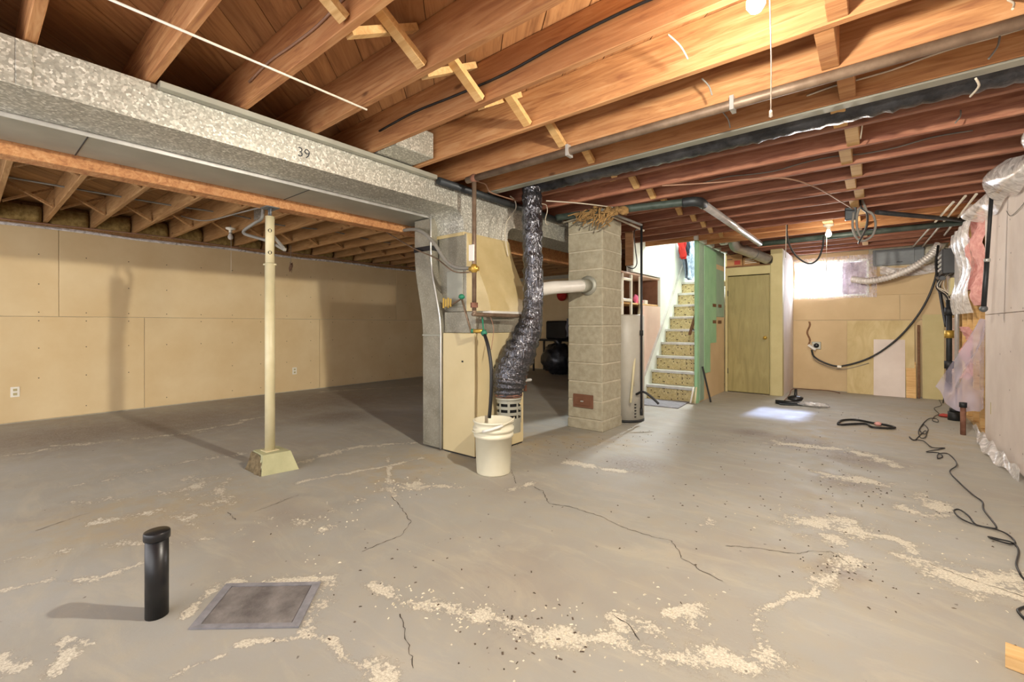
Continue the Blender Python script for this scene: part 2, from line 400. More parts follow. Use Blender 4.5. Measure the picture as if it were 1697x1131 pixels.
    base = s.mix(s.ramp(mid, [(.45, 0.0), (.8, .5)]), base, '#aca28c')
    st = s.coord((.6, 1.7, 1), False); streak = s.noise(st, 2.6, 7, .7, 1.2)
    base = s.mix(s.ramp(streak, [(.50, 0.0), (.72, .5)]), base, '#b9b09c')
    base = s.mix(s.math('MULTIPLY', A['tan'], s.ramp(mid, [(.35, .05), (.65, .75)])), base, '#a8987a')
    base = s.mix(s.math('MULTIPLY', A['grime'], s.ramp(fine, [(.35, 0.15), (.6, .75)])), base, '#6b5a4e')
    val = s.math('ADD', A['peel'], s.math('MULTIPLY', s.math('SUBTRACT', fine, .5), 3.4)); val = s.math('ADD', val, s.math('MULTIPLY', s.math('SUBTRACT', mid, .5), 3.2))
    msk = s.ramp(val, [(.60, 0.0), (.74, 1.0)])
    edge = s.ramp(val, [(.42, 0.0), (.55, .35), (.66, 0.0)])
    pc = s.ramp(vf, [(.35, '#a9a08e'), (.5, '#cac3b1'), (.65, '#dfd9c9')])
    c = s.mix(msk, base, pc); c = s.mix(edge, c, '#7d7262')
    sp = s.noise(v, 26, 3, .5); c = s.mix(s.ramp(sp, [(.72, 0.0), (.75, .7)]), c, '#4b4038')
    sp2 = s.noise(s.coord((1, 1.3, 1), False), 15, 5, .7); c = s.mix(s.ramp(sp2, [(.685, 0.0), (.70, .8)]), c, '#cfc3a6')
    h = s.math('SUBTRACT', s.math('MULTIPLY', fine, .25), s.math('MULTIPLY', msk, .4))
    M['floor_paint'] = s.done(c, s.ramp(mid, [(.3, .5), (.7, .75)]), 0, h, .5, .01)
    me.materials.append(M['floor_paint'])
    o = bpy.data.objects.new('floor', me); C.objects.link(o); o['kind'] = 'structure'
    # cracks: thin dark ribbons
    CR = [[(848,779),(855,802)], [(885,808),(899,814),(905,828),(911,835),(947,841),(996,857),(1042,878),(1088,892),(1113,897),(1131,926),(1166,949),(1198,964)],
          [(662,1019),(671,1049),(685,1109)], [(1318,918),(1342,914),(1378,915),(1411,938)], [(424,848),(495,821)], [(650,823),(681,865),(667,887),(600,915)],
          [(1200,905),(1260,910),(1318,918)], [(1017,1018),(1045,1040),(1060,1062)], [(378,850),(390,862)], [(1540,935),(1600,958),(1697,990)], [(60,880),(150,850)]]
    for q, pl in enumerate(CR):
        pts = []
        pw = [Vector(FL(u, v)) for u, v in pl]
        for a, b in zip(pw[:-1], pw[1:]):
            m = max(2, int((b-a).length/.018))
            for t in range(m): pts.append(a.lerp(b, t/m)+Vector((R_.uniform(-.006, .006), R_.uniform(-.006, .006), 0)))
        pts.append(pw[-1]); mb = MB(); vs = []
        for n_, p in enumerate(pts):
            d = (pts[min(n_+1, len(pts)-1)]-pts[max(n_-1, 0)]).normalized(); nn = Vector((-d.y, d.x, 0)); w = R_.uniform(.0004, .0024)
            vs += [p+nn*w+Vector((0, 0, .0015)), p-nn*w+Vector((0, 0, .0015))]
        mb.add(vs, [(2*i_, 2*i_+1, 2*i_+3, 2*i_+2) for i_ in range(len(pts)-1)])
        put('crack', mb, 'crack_dark', o)
    # scattered flakes of paint and grit
    for nm, mat, spots, cnt in (('paint_flakes', 'chip_pale', [(692,998,.12),(770,1022,.12),(940,1052,.15),(670,808,.22),(1340,870,.35),(930,1048,.2),(1480,840,.4),(1150,1005,.25),(470,960,.2),(1620,955,.4),(1080,1085,.3),(560,870,.3),(1400,760,.6)], 420),
                                ('floor_grit', 'chip_dark', [(1330,740,.4),(1400,800,.5),(1480,830,.4),(1390,945,.2),(1100,830,.9),(1250,860,.9),(940,740,.4),(880,1045,.2),(1450,700,.8),(1200,740,.6),(700,960,.7),(1050,720,.4)], 380)):
        mb = MB()
        for _ in range(cnt):
            u, v_, r = R_.choice(spots); x, y, _z = FL(u, v_); x += R_.gauss(0, r*.6); y += R_.gauss(0, r*.6)
            if x > XR-.05: continue
            a = R_.uniform(0, 6.28); l_, w_ = R_.uniform(.002, .008), R_.uniform(.0015, .004); ca, sa = math.cos(a), math.sin(a); h_ = R_.uniform(.001, .004)
            b = [(x+ca*i_*l_-sa*j_*w_, y+sa*i_*l_+ca*j_*w_) for i_, j_ in ((-1, -1), (1, -1), (1, 1), (-1, 1))]
            mb.add([(p[0], p[1], .0005) for p in b]+[(x, y, h_+.002)], [(0, 1, 4), (1, 2, 4), (2, 3, 4), (3, 0, 4)])
        q = put(nm, mb, mat, o); q['kind'] = 'stuff'
floor()

# ---------------------------------------------------------------- ceiling: deck, diagonal boards, joists, bridging
OPX0, OPX1, OPY = -2.76, -2.0, 6.69
RECTS = [(XL-.25, XR+.25, YB, OPY), (XL-.25, OPX0, OPY, YF+.2), (OPX1, XR+.25, OPY, YF+.2)]
mb = MB()
for x0, x1, y0, y1 in RECTS: mb.box(x0, x1, y0, y1, ZJ+DJ+.022, ZJ+DJ+.05)
ceil_o = put('ceiling', mb, 'plain_black'); ceil_o['kind'] = 'structure'
def clip(poly, x0, x1, y0, y1):
    for ax, s_, lim in ((0, 1, x0), (0, -1, x1), (1, 1, y0), (1, -1, y1)):
        out = []
        for i in range(len(poly)):
            a, b = poly[i], poly[(i+1) % len(poly)]; da, db = s_*(a[ax]-lim), s_*(b[ax]-lim)
            if da >= 0: out.append(a)
            if (da >= 0) != (db >= 0):
                t = da/(da-db); out.append((a[0]+(b[0]-a[0])*t, a[1]+(b[1]-a[1])*t))
        poly = out
        if len(poly) < 3: return []
    return poly
BW = .186; q = math.sqrt(.5)
for ri, rc in enumerate(RECTS):
    for i in range(-50, 90):
        c0, c1 = i*BW+.002, (i+1)*BW-.002                              # distance along (0.707, 0.707); boards run along (-0.707, 0.707)
        poly = [(c0*q+15*q, c0*q-15*q), (c1*q+15*q, c1*q-15*q), (c1*q-15*q, c1*q+15*q), (c0*q-15*q, c0*q+15*q)]
        poly = clip(poly, *rc)
        if len(poly) < 3: continue
        A_ = abs(sum(poly[k][0]*poly[(k+1) % len(poly)][1]-poly[(k+1) % len(poly)][0]*poly[k][1] for k in range(len(poly))))/2
        if A_ < .004: continue
        for side in ((0, 1) if ri == 0 else (0,)):
            pc = poly if ri else clip(poly, *((-3.68, XR+.25) if side == 0 else (XL-.25, -3.68)), YB, OPY)
            if len(pc) < 3: continue
            cx = sum(p[0] for p in pc)/len(pc); cy = sum(p[1] for p in pc)/len(pc); z0 = ZJ+DJ+R_.uniform(0, .002)
            m_ = MB().prism([((p[0]-cx)*q*-1+(p[1]-cy)*q, -((p[0]-cx)*q+(p[1]-cy)*q)) for p in pc], 'z', 0, .019)
            me = bpy.data.meshes.new('subfloor_board'); me.from_pydata(m_.v, [], m_.f); me.materials.append(M['old_board' if side or ri == 1 else 'board_wood'])
            inst('subfloor_board', me, (cx, cy, z0), ceil_o, (0, 0, math.radians(135)))
def jmesh(L, mat):
    m_ = MB().bbox(-L/2, L/2, -TJ/2, TJ/2, 0, DJ, .003); me = bpy.data.meshes.new('joist'); me.from_pydata(m_.v, [], m_.f); me.materials.append(M[mat]); return me
LR = XR+.16+3.74; jr = jmesh(LR, 'joist_wood'); LL = -3.6-XL+.12; jl = jmesh(LL, 'old_wood')
jf = jmesh(LR, 'shaded_joist_wood'); jb = jmesh(XR+.16-OPX1, 'joist_wood'); jc = jmesh(OPX0+3.74, 'shaded_joist_wood'); jbf = jmesh(XR+.16-OPX1, 'shaded_joist_wood')
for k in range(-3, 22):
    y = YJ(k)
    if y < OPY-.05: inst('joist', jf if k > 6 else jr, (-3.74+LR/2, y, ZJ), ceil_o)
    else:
        inst('joist', jbf if k > 16 else jb, ((OPX1+XR+.16)/2, y, ZJ), ceil_o); inst('joist', jc, ((-3.74+OPX0)/2, y, ZJ), ceil_o)  # joists by the far bulb keep the lit wood, the rest the shaded copy
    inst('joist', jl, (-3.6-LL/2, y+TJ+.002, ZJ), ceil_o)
for y in (OPY-.02,): put('joist', MB().box(OPX0-.4, OPX1+.2, y-.02, y+.018, ZJ+.002, ZJ+DJ-.002), 'joist_wood', ceil_o)
def brace(x, k, flip, mat, w=.062, h=.02, dy=0, zlo=.012):
    y0, y1 = YJ(k)+TJ/2+dy, YJ(k+1)-TJ/2+dy; zb, zt = ZJ+zlo, ZJ+DJ-.012
    a, b = ((x, y0, zb), (x, y1, zt)) if flip else ((x, y0, zt), (x, y1, zb))
    put('bridging', MB().beam(a, b, w, h, (0, 0, 1), -.012), mat, ceil_o)
for k in range(0, 21):
    if k in (1, 3): pass
    if not (k >= 15): brace(-1.66+R_.uniform(-.02, .02), k, False, 'pale_wood', .05, .032); 
    if k in (1, 2, 3, 5, 7, 9, 12): brace(-1.72, k, True, 'pale_wood', .05, .032)
    dyl = TJ+.002
    for x in (-5.08, -6.62):
        brace(x+R_.uniform(-.02, .02), k-1, False, 'old_wood', dy=dyl); brace(x-.07, k-1, True, 'old_wood', dy=dyl)
for k in range(3, 20):                                                    # solid blocking row above the right side of the room
    x = -.14+(.025 if k % 2 else -.025); m_ = 'joist_wood' if k < 6 else 'pale_wood'
    put('blocking', MB().bbox(x-.035, x+.035, YJ(k)+TJ/2+.001, YJ(k+1)-TJ/2-.001, ZJ+.006, ZJ+DJ-.01, .003), m_, ceil_o)

# ---------------------------------------------------------------- walls
def panel_row(par, axis, at, th, cuts, z0, z1, mat, gap=.004):
    for a, b in zip(cuts[:-1], cuts[1:]):
        a_, b_ = a+gap/2, b-gap/2
        m_ = MB().bbox(at, at+th, a_, b_, z0, z1, .003) if axis == 'x' else MB().bbox(a_, b_, at, at+th, z0, z1, .003)
        put('drywall_panel', m_, mat, par)
wl = struct('wall_left', MB().box(XL-.2, XL-.012, YB, YF+.2, 0, 2.27), 'mortar')
panel_row(wl, 'x', XL-.012, .012, [YB, -.88, 1.556, 3.99, 6.43, 8.87, YF], .012, 1.218, 'drywall')
panel_row(wl, 'x', XL-.012, .012, [YB, .746, 3.18, 5.62, 8.06, YF], 1.222, 2.26, 'drywall')
put('rim_board', MB().box(XL-.2, XL-.16, YB, YF+.2, 2.271, 2.60), 'old_wood', wl)
put('sill_plate', MB().bbox(XL-.15, XL-.01, YB, YF, 2.271, 2.329), 'old_wood', wl)
for k in range(-3, 22):
    y0, y1 = YJ(k)+TJ/2+TJ+.006, YJ(k+1)-TJ/2+TJ-.006
    rg = random.Random(k+50)
    def fn(a, b, y0=y0, y1=y1, rg=rg): return (XL-.03+.045*math.sin(math.pi*b)+rg.uniform(0, .025)-(.05 if a in (0, 1) else 0), y0+(y1-y0)*a, ZJ-.02+b*.2)
    put('insulation_batt', MB().sheet(fn, 12, 7), 'yellow_wool', wl)
mb = MB()
for i in range(0, 26):
    y = YB+.15+i*.406
    for z in (.12, .5, .85, 1.17, 1.27, 1.6, 1.95):
        if R_.random() < .8: mb.tube([(XL+.0005, y+R_.uniform(-.02, .02), z+R_.uniform(-.02, .02)), (XL+.0012, y, z)], .007, 6) if False else mb.add([(XL+.001, y+a*.006, z+b*.006) for a, b in ((-1, -.4), (-.4, -1), (.4, -1), (1, -.4), (1, .4), (.4, 1), (-.4, 1), (-1, .4))], [tuple(range(8))])
o = put('drywall_screws', mb, 'chip_dark', wl); o['kind'] = 'stuff'
for y, z in ((P(25, 650, x=XL)[1], .40), (P(488, 615, x=XL)[1], .40)):
    y_, z_ = y, P(25, 650, x=XL)[2] if y < 1 else P(488, 615, x=XL)[2]
    t = thing('wall_outlet', 'cream outlet low on the left wall near the picture edge' if y < 1 else 'cream outlet low on the left wall right of the steel post', 'outlet', (XL, y_, z_-.06))
    put('cover_plate', MB().bbox(XL+.0005, XL+.008, y_-.036, y_+.036, z_-.058, z_+.058), 'ceramic', t)
    for dz in (-.024, .024): put('socket', MB().bbox(XL+.008, XL+.011, y_-.016, y_+.016, z_+dz-.014, z_+dz+.014), 'khaki_paint', t)
tag(put('vapor_barrier', MB().sheet(lambda a, b: (XL+.012+.015*math.sin(b*3)+.006*math.sin(a*90+b*5), YB+a*(YF-YB), 2.245+b*.035+.008*math.sin(a*37)), 150, 4), 'milky_film'), 'crumpled strip of clear plastic along the top of the left wall', 'plastic sheet')
struct('wall_back', MB().box(XL-.2, XR+.2, YF+.012, YF+.2, 0, 1.6), 'mortar')
wb = struct('wall_back', MB().box(XL-.2, -1.13, YF+.012, YF+.2, 1.6, 2.60), 'mortar')
panel_row(wb, 'y', YF, .012, [XL, -5.2, -2.78], .01, 2.26, 'drywall')
WX0, WX1, WZ0, WZ1 = -1.10, -.08, 1.60, 2.21
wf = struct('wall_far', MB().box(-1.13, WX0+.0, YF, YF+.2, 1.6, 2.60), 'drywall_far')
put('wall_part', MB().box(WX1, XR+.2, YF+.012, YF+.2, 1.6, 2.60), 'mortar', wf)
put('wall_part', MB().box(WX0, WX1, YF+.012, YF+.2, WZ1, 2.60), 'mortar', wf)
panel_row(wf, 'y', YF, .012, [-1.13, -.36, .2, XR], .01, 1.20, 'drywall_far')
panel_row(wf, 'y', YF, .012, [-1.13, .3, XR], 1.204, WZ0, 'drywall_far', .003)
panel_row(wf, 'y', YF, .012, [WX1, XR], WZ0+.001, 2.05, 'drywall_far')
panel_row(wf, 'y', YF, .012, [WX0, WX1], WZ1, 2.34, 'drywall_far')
panel_row(wf, 'y', YF, .012, [-3.0, -1.13], 0, 2.3, 'white_paint')
wr = struct('wall_right', MB().box(XR+.10, XR+.22, YB, YF+.2, 0, 2.60), 'mortar')
panel_row(wr, 'x', XR, .012, [YB, .9, 3.35, 6.36], 1.222, 2.27, 'drywall_white')
panel_row(wr, 'x', XR, .012, [YB, 2.1, 4.54, 6.36], .012, 1.218, 'drywall_white')
for i in range(-3, 19):
    y = 6.34+(i-0)*.406*1.0 if i >= 0 else 6.34+i*.406
    if YB < y < YF-.02: put('stud', MB().bbox(XR+.013, XR+.10, y-.019, y+.019, .04, 2.28, .003), 'pale_wood' if i >= 0 else 'old_wood', wr)
put('top_plate', MB().bbox(XR+.0, XR+.1, YB, YF, 2.285, 2.325, .003), 'pale_wood', wr)
put('bottom_plate', MB().bbox(XR+.013, XR+.1, YB, YF, .0, .038, .003), 'pale_wood', wr)
mb = MB()
for i in range(0, 18):
    y = YB+.4+i*.406
    for z in (.15, .55, .9, 1.17, 1.27, 1.65, 2.0):
        if R_.random() < .75 and y < 6.3:
            yy = y+R_.uniform(-.03, .03); zz = z+R_.uniform(-.05, .05); mb.add([(XR-.001, yy+a*.007, zz+b*.007) for a, b in ((-1, -.4), (-.4, -1), (.4, -1), (1, -.4), (1, .4), (.4, 1), (-.4, 1), (-1, .4))], [tuple(range(8))[::-1]])
o = put('drywall_screws', mb, 'chip_dark', wr); o['kind'] = 'stuff'
for (u, v, h) in ((1642, 677, .055),):
    p = P(u, v, x=XR); t = put('wall_slot_mark', MB().box(XR-.002, XR, p[1]-.012, p[1]+.012, p[2]-h, p[2]+h), 'khaki_paint', wr)

# closet in the far corner: front wall, door, side wall
YC, XC, XS = 8.15, -1.13, -1.97
DX0, DX1, DZ = -1.93, -1.31, 1.93
cw = struct('wall_closet', MB().box(DX1, XC-.16, YC+.001, YC+.09, 0, 2.05), 'khaki_paint')
put('corner_post', MB().bbox(XC-.165, XC, YC-.02, YC+.12, .0, 2.325, .004), 'khaki_paint', cw)
put('header_board', MB().bbox(XS, XC-.165, YC-.008, YC+.08, DZ+.015, DZ+.15, .004), 'khaki_paint', cw)
put('door_casing', MB().bbox(XS, DX0, YC-.01, YC+.08, 0, DZ+.015, .003), 'khaki_paint', cw)
put('side_wall', MB().box(XC-.09, XC-.001, YC+.12, YF, 0, 2.32), 'drywall_white', cw)
put('side_wall', MB().box(XS-.02, XS+.01, YC+.08, YF, 0, 2.325), 'khaki_paint', cw)
put('top_shelf', MB().bbox(XS+.01, XC-.17, YC-.015, YF-.05, DZ+.152, DZ+.175, .003), 'brown_wood', cw)
d1 = struct('door_1', MB().bbox(DX0+.004, DX1-.004, YC-.006, YC+.028, .012, DZ, .003), 'door_wood')
kx, kz = DX1-.06, P(1268, 560, y=YC)[2]
put('door_knob', MB().lathe([(0, -.062), (.018, -.06), (.026, -.048), (.024, -.036), (.011, -.028), (.011, -.012), (.027, -.006), (.027, 0)], (kx, YC-.006, kz), 18, 'y'), 'brass', d1)
for z in (.35, 1.65): put('hinge', MB().cyl(DX0+.004, YC-.010, z-.045, z+.045, .006, 8), 'black_iron', d1)

# ---------------------------------------------------------------- stairs and the walls around them
SX0, SX1, SY, RISE, RUN = -2.75, -2.01, 6.62, .21, .2
st = thing('basement_stairs', 'steep stairs with mosaic-patterned risers and metal-edged treads', 'stairs', ((SX0+SX1)/2, SY, 0))
for i in range(9):
    y0 = SY+i*RUN; z1 = RISE*(i+1)
    put('riser', MB().box(SX0+.03, SX1-.002, y0+.02, y0+.036, z1-RISE+(.001 if i else 0), z1-.03), 'mosaic', st)
    d_ = RUN+.03 if i < 8 else .95
    tr = put('tread', MB().bbox(SX0+.03, SX1-.002, y0, y0+d_, z1-.03, z1, .003), 'white_paint', st)
    put('nosing_strip', MB().bbox(SX0+.031, SX1-.003, y0-.008, y0+.03, z1-.034, z1+.004, .003), 'tread_metal', tr)
def slope_poly(o0, o1): return [(SY-.06, o0-.04), (SY-.06, o1), (SY+.1, o1+.12), (SY+9*RUN, 9*RISE+o1+.02), (SY+9*RUN, 9*RISE-.3), (SY+.1, -.0+o0)]
put('stringer', MB().prism([(SY-.05, .0), (SY-.05, .34), (SY+9*RUN, 9*RISE+.42), (SY+9*RUN, 9*RISE-.15), (SY+.15, 0)], 'x', SX0+.001, SX0+.028), 'white_paint', st)
put('stringer_cap', MB().beam((SX0+.014, SY-.05, .345), (SX0+.014, SY+9*RUN, 9*RISE+.425), .036, .012), 'tread_metal', st)
put('handrail', MB().tube([(SX1-.06, SY-.02, .985), (SX1-.06, SY+1.3, 2.35)], .020, 12), 'brown_wood', st)
put('rail_bracket', MB().tube(smooth([(SX1-.06, SY+.12, 1.10), (SX1-.05, SY+.12, 1.05), (SX1-.004, SY+.12, 1.05)]), .008, 8), 'black_iron', st)
sw = struct('wall_stair_left', MB().box(SX0-.1, SX0-.0, 7.27, YF, 0, 3.7), 'white_paint')
put('upper_wall', MB().box(SX0-.1, SX0, 6.2, 7.268, 1.90, 3.7), 'white_paint', sw)
put('side_panel', MB().bbox(SX0-.02, SX0-.0, 6.56, 7.268, 0, 1.42, .003), 'pink_board', sw)
put('end_wall', MB().box(SX0-.1, SX1+.05, YF+.013, YF+.05, 1.62, 3.7), 'white_paint', sw)
put('end_wall', MB().box(SX0-.1, SX1+.05, OPY-.12, OPY-.045, ZJ+DJ+.055, 3.7), 'white_paint', sw)
put('end_wall', MB().box(SX1+.0, SX1+.05, OPY-.1, YF+.05, ZJ+.01, 3.7), 'white_paint', sw)
put('upper_ceiling', MB().box(SX0-.1, SX1+.05, OPY-.12, YF+.05, 3.701, 3.74), 'white_paint', sw)
sr = struct('wall_stair_right', MB().box(XS-.035, XS-.012, 6.74, YC, 0, 2.1), 'drywall_far')
put('end_post', MB().bbox(XS-.04, XS, SY, SY+.095, 0, ZJ-.002, .003), 'mint_paint', sr)
put('upper_rail', MB().box(XS-.035, XS-.012, 6.74, YC, 2.101, ZJ-.004), 'mint_grey', sr)
for a, b, z0, z1, m_, e in ((SY+.096, 6.95, .02, 2.32, 'mint_grey', 0), (6.955, 7.26, .40, 2.30, 'mint_paint', .004), (7.265, 7.62, .84, 2.28, 'mint_paint', -.003), (7.625, 8.10, 1.25, 2.02, 'mint_grey', -.006)):
    put('painted_board', MB().bbox(XS-.012, XS+e+.001, a, b, z0, z1, .003), m_, sr)
for y, z in ((7.5, 1.43), (7.82, 1.43), (7.5, 1.17), (7.82, 1.17)): put('bracket_mark', MB().box(XS-.002, XS+.003, y-.09, y+.09, z-.025, z+.025), 'brown_wood', sr)

# ---------------------------------------------------------------- window and plastic
w1 = struct('window_1', MB().box(WX0, WX1, YF+.10, YF+.101, WZ0+.001, WZ1-.001), 'glass')
for a in ((WX0+.001, WX1-.001, WZ0+.001, WZ0+.035), (WX0+.001, WX1-.001, WZ1-.036, WZ1-.001), (WX0+.001, WX0+.03, WZ0+.036, WZ1-.037), (WX1-.03, WX1-.001, WZ0+.036, WZ1-.037), (-.46, -.43, WZ0+.036, WZ1-.037)):
    put('window_frame', MB().bbox(a[0], a[1], YF+.07, YF+.12, a[2], a[3], .003), 'white_paint', w1)
put('window_well', MB().box(WX0-.1, WX1+.1, YF+.75, YF+.78, 1.2, 2.05), 'white_paint', w1)
put('vent_board', MB().bbox(-.429, WX1-.031, YF+.085, YF+.1, WZ0+.037, WZ1-.038, .002), 'lilac_matte', w1)
rg = random.Random(4)
tag(put('window_plastic', MB().sheet(lambda a, b: (WX0-.02+a*(WX1-WX0+.12), YF-.012-.035*math.sin(a*23+b*7)*math.sin(b*3.1)-.02*abs(math.sin(a*51)), WZ0-.03+b*(.70)), 60, 16), 'clear_film'), 'crinkled clear plastic sheet taped over the basement window', 'plastic sheet')
tag(put('wall_plastic', MB().sheet(lambda a, b: (.06+a*.68, YF-.02-.03*math.sin(a*9+b*4)**2-.02*a, 1.93+b*.13-.05*math.sin(a*3.1)), 30, 6), 'milky_film'), 'strip of hanging plastic under the grey metal cabinet', 'plastic sheet')
t = thing('wall_cabinet', 'grey metal cabinet recessed high on the far wall', 'cabinet', (.28, YF, 2.07))
put('cabinet_body', MB().bbox(-.03, .58, YF-.05, YF+.011, 2.065, 2.32, .004), 'grey_metal', t)
dd = put('cabinet_door', MB().bbox(.0, .47, YF-.058, YF-.051, 2.085, 2.30, .003), 'grey_metal', t)
put('latch', MB().bbox(.26, .33, YF-.066, YF-.059, 2.10, 2.115, .003), 'black_plastic', dd)
# ribbed dryer hose
hp = smooth([P(1412, 463, y=9.16), P(1440, 466, y=9.05), P(1475, 459, y=8.95), P(1510, 445, y=8.9), P(1540, 425, y=8.9), P(1556, 405, y=8.95)], 22)
tag(put('dryer_hose', MB().tube(hp, [.052 if i % 3 else .038 for i in range(len(hp))], 16), 'white_hose'), 'white ribbed dryer hose running from the window to the wall corner', 'hose')

# leaning sheets, receptacle, cord
def lean(name, label, x0, x1, h, off, th, mat, grp=None):
    m_ = MB().add([(x, y, z) for z, yy in ((.002, YF-off-.06), (h, YF-off*.35-th-.004)) for x, y in ((x0, yy-th/2), (x1, yy-th/2), (x1, yy+th/2), (x0, yy+th/2))],
                  [(3, 2, 1, 0), (4, 5, 6, 7), (0, 1, 5, 4), (1, 2, 6, 5), (2, 3, 7, 6), (3, 0, 4, 7)])
    return tag(put(name, m_, mat), label, 'board', grp)
lean('plywood_board', 'tall pale plywood sheet leaning on the far wall', -.36, .47, 1.19, .02, .012, 'plywood')
lean('leaning_board', 'plain off-white panel leaning in front of the plywood sheet', -.02, .36, .89, .07, .012, 'drywall_white')
lean('wood_offcut', 'short two-tone board beside the off-white panel', .37, .485, .55, .075, .012, 'pale_wood')
lean('wood_strip', 'narrow brown strip of wood leaning right of the boards', .50, .53, 1.12, .04, .02, 'brown_wood')
lean('beige_sheet', 'beige sheet leaning in the far right corner', .56, .80, 1.28, .015, .010, 'khaki_paint')
p = P(1353, 573, y=YF)
t = thing('range_receptacle', 'square metal receptacle box on the far wall', 'outlet', (p[0], YF, p[2]-.06))
put('cover_plate', MB().bbox(p[0]-.065, p[0]+.065, YF-.02, YF-.001, p[2]-.065, p[2]+.065), 'duct_grey', t)
put('socket', MB().lathe([(0, -.03), (.035, -.03), (.04, -.02)], (p[0], YF, p[2]), 16, 'y'), 'black_plastic', t)
t = thing('heavy_cable', 'thick black cable sagging across the far wall with white plug end', 'cable', P(1345, 580, y=9.2))
put('cable', MB().tube(smooth([P(*a, y=9.2) for a in ((1345,580),(1350,592),(1370,603),(1395,607),(1440,594),(1480,568),(1512,535),(1535,500),(1550,462),(1553,430),(1551,405))]), .014, 8), 'black_rubber', t)
put('plug', MB().beam(P(1340, 572, y=9.21), P(1352, 580, y=9.19), .05, .035), 'white_plastic', t)
put('grey_wire', MB().tube(smooth([P(*a, y=9.22) for a in ((1345,584),(1352,598),(1375,608),(1400,612),(1440,602))]), .005, 6), 'wire_grey', t)
put('clip', MB().bbox(*(lambda q: (q[0]-.03, q[0]+.03, q[1]-.02, q[1]+.03, q[2]-.03, q[2]+.01))(P(1391, 607, y=9.19))), 'ceramic', t)
put('wall_damage', MB().sheet(lambda a, b: (P(1340, 560, y=YF-.004)[0]+(a-.5)*.03+.02*math.sin(b*9), YF-.003, .78+b*.4), 2, 14), 'brown_wood', wf)

# ---------------------------------------------------------------- steel post, beam
PX, PY = -3.66, 1.52
bm = thing('wooden_beam', 'long built-up wooden beam carried by the steel post', 'beam', (-3.68, 4, 2.03))
for dx in (-3.743, -3.70, -3.657): put('plank', MB().bbox(dx, dx+.042, YB, YF-.0, 2.035, ZJ-.001, .003), 'joist_wood', bm)
tp = thing('steel_post', 'cream painted adjustable steel post standing on a concrete footing', 'post', (PX, PY, .145))
put('lower_tube', MB().cyl(PX, PY, .15, 1.60, .036, 24), 'post_cream', tp)
up = put('upper_tube', MB().cyl(PX, PY, 1.602, 1.965, .0325, 24), 'post_cream', tp)
fd = Vector((-SN, CS, 0)); 
for z in (1.85, 1.68):
    c = Vector((PX, PY, z))-Vector((PX, PY, 0)).normalized()*.0315
    o = put('pin_hole', MB().lathe([(0, 0), (.011, 0), (.011, .003), (.014, .003)], (0, 0, 0), 14, 'z'), 'black_iron', up, (0, 0, 0))
    o.location = c-world_loc(up); o.rotation_euler = (-Vector((PX, PY, 0))).to_track_quat('Z', 'Y').to_euler()
put('pin', MB().tube([(PX-.05*CS, PY-.05*SN, 1.592), (PX+.05*CS, PY+.05*SN, 1.592)], .007, 8), 'post_cream', tp)
for dx in (-.014, .014): put('screw_rod', MB().cyl(PX+dx, PY, 1.966, 2.032, .008, 8), 'grey_metal', tp)
put('top_plate', MB().bbox(PX-.06, PX+.06, PY-.05, PY+.05, 2.026, 2.034, .002), 'grey_metal', tp)
put('base_plate', MB().bbox(PX-.05, PX+.05, PY-.05, PY+.05, .143, .15, .002), 'post_cream', tp)
pf = thing('post_footing', 'tapered green-grey concrete footing under the steel post', 'footing', (PX, 1.53, 0))
b0 = [(-3.80, 1.40), (-3.52, 1.40), (-3.48, 1.66), (-3.80, 1.68)]; b1 = [(-3.765, 1.44), (-3.56, 1.43), (-3.53, 1.62), (-3.765, 1.62)]
put('footing_block', MB().add([(x, y, 0) for x, y in b0]+[(x, y, .143) for x, y in b1], [(3, 2, 1, 0), (4, 5, 6, 7), (0, 1, 5, 4), (1, 2, 6, 5), (2, 3, 7, 6), (3, 0, 4, 7)]), 'footing', pf)
rg = random.Random(5)
put('broken_face', MB().sheet(lambda a, b: (b0[0][0]+(b0[1][0]-b0[0][0])*a*1+(.035-.075*a)*b, 1.392+.035*b+rg.uniform(-.006, .004), b*.138*(1 if a < .8 else .8)), 9, 6, smooth=False), 'rough_concrete', pf)

# ---------------------------------------------------------------- ducts
DXN, DXF = -2.79, -3.18
ZB = 2.125
def arc(cy, cz, r, a0, a1, n=8): return [(cy+r*math.cos(math.radians(a0+(a1-a0)*i/n)), cz+r*math.sin(math.radians(a0+(a1-a0)*i/n))) for i in range(n+1)]
PY0, PY1 = 2.77, 3.37
out = [(-1.5, 2.322), (-1.5, ZB)]+arc(PY0-.13, ZB-.13, .13, 90, 0)+[(PY0, 1.92), (PY1, 1.92)]+arc(PY1+.10, 2.08-.10, .10, 180, 90)+[(5.9, 2.08), (5.9, 2.322)]
td = thing('supply_duct', 'long spangled galvanised supply duct above the furnace', 'duct', (-2.98, 2.9, 2.0))
put('duct_body', MB().prism(out, 'x', DXF, DXN), 'galvanised', td)
for y, w in ((.17, .05), (.05, .03), (2.66, .018), (-.1, .03)): put('drive_cleat', MB().bbox(DXN, DXN+.006, y-w/2, y+w/2, ZB+.004, 2.32, .002), 'galvanised', td)
put('seam_tape', MB().bbox(DXN+.0005, DXN+.004, PY0-.01, PY1+.01, 1.905, 1.935, .001), 'furnace_tan', td)
put('seam_tape', MB().bbox(DXF-.0, DXN+.003, PY0-.004, PY0-.0005, 1.905, 1.935, .001), 'furnace_tan', td)
cu = bpy.data.curves.new('n', 'FONT'); cu.body = '39'; cu.size = .085; cu.extrude = .0004; cu.offset = -.001
to = bpy.data.objects.new('n', cu); C.objects.link(to); bpy.context.view_layer.update()
me = bpy.data.meshes.new_from_object(to.evaluated_get(bpy.context.evaluated_depsgraph_get())); bpy.data.objects.remove(to)
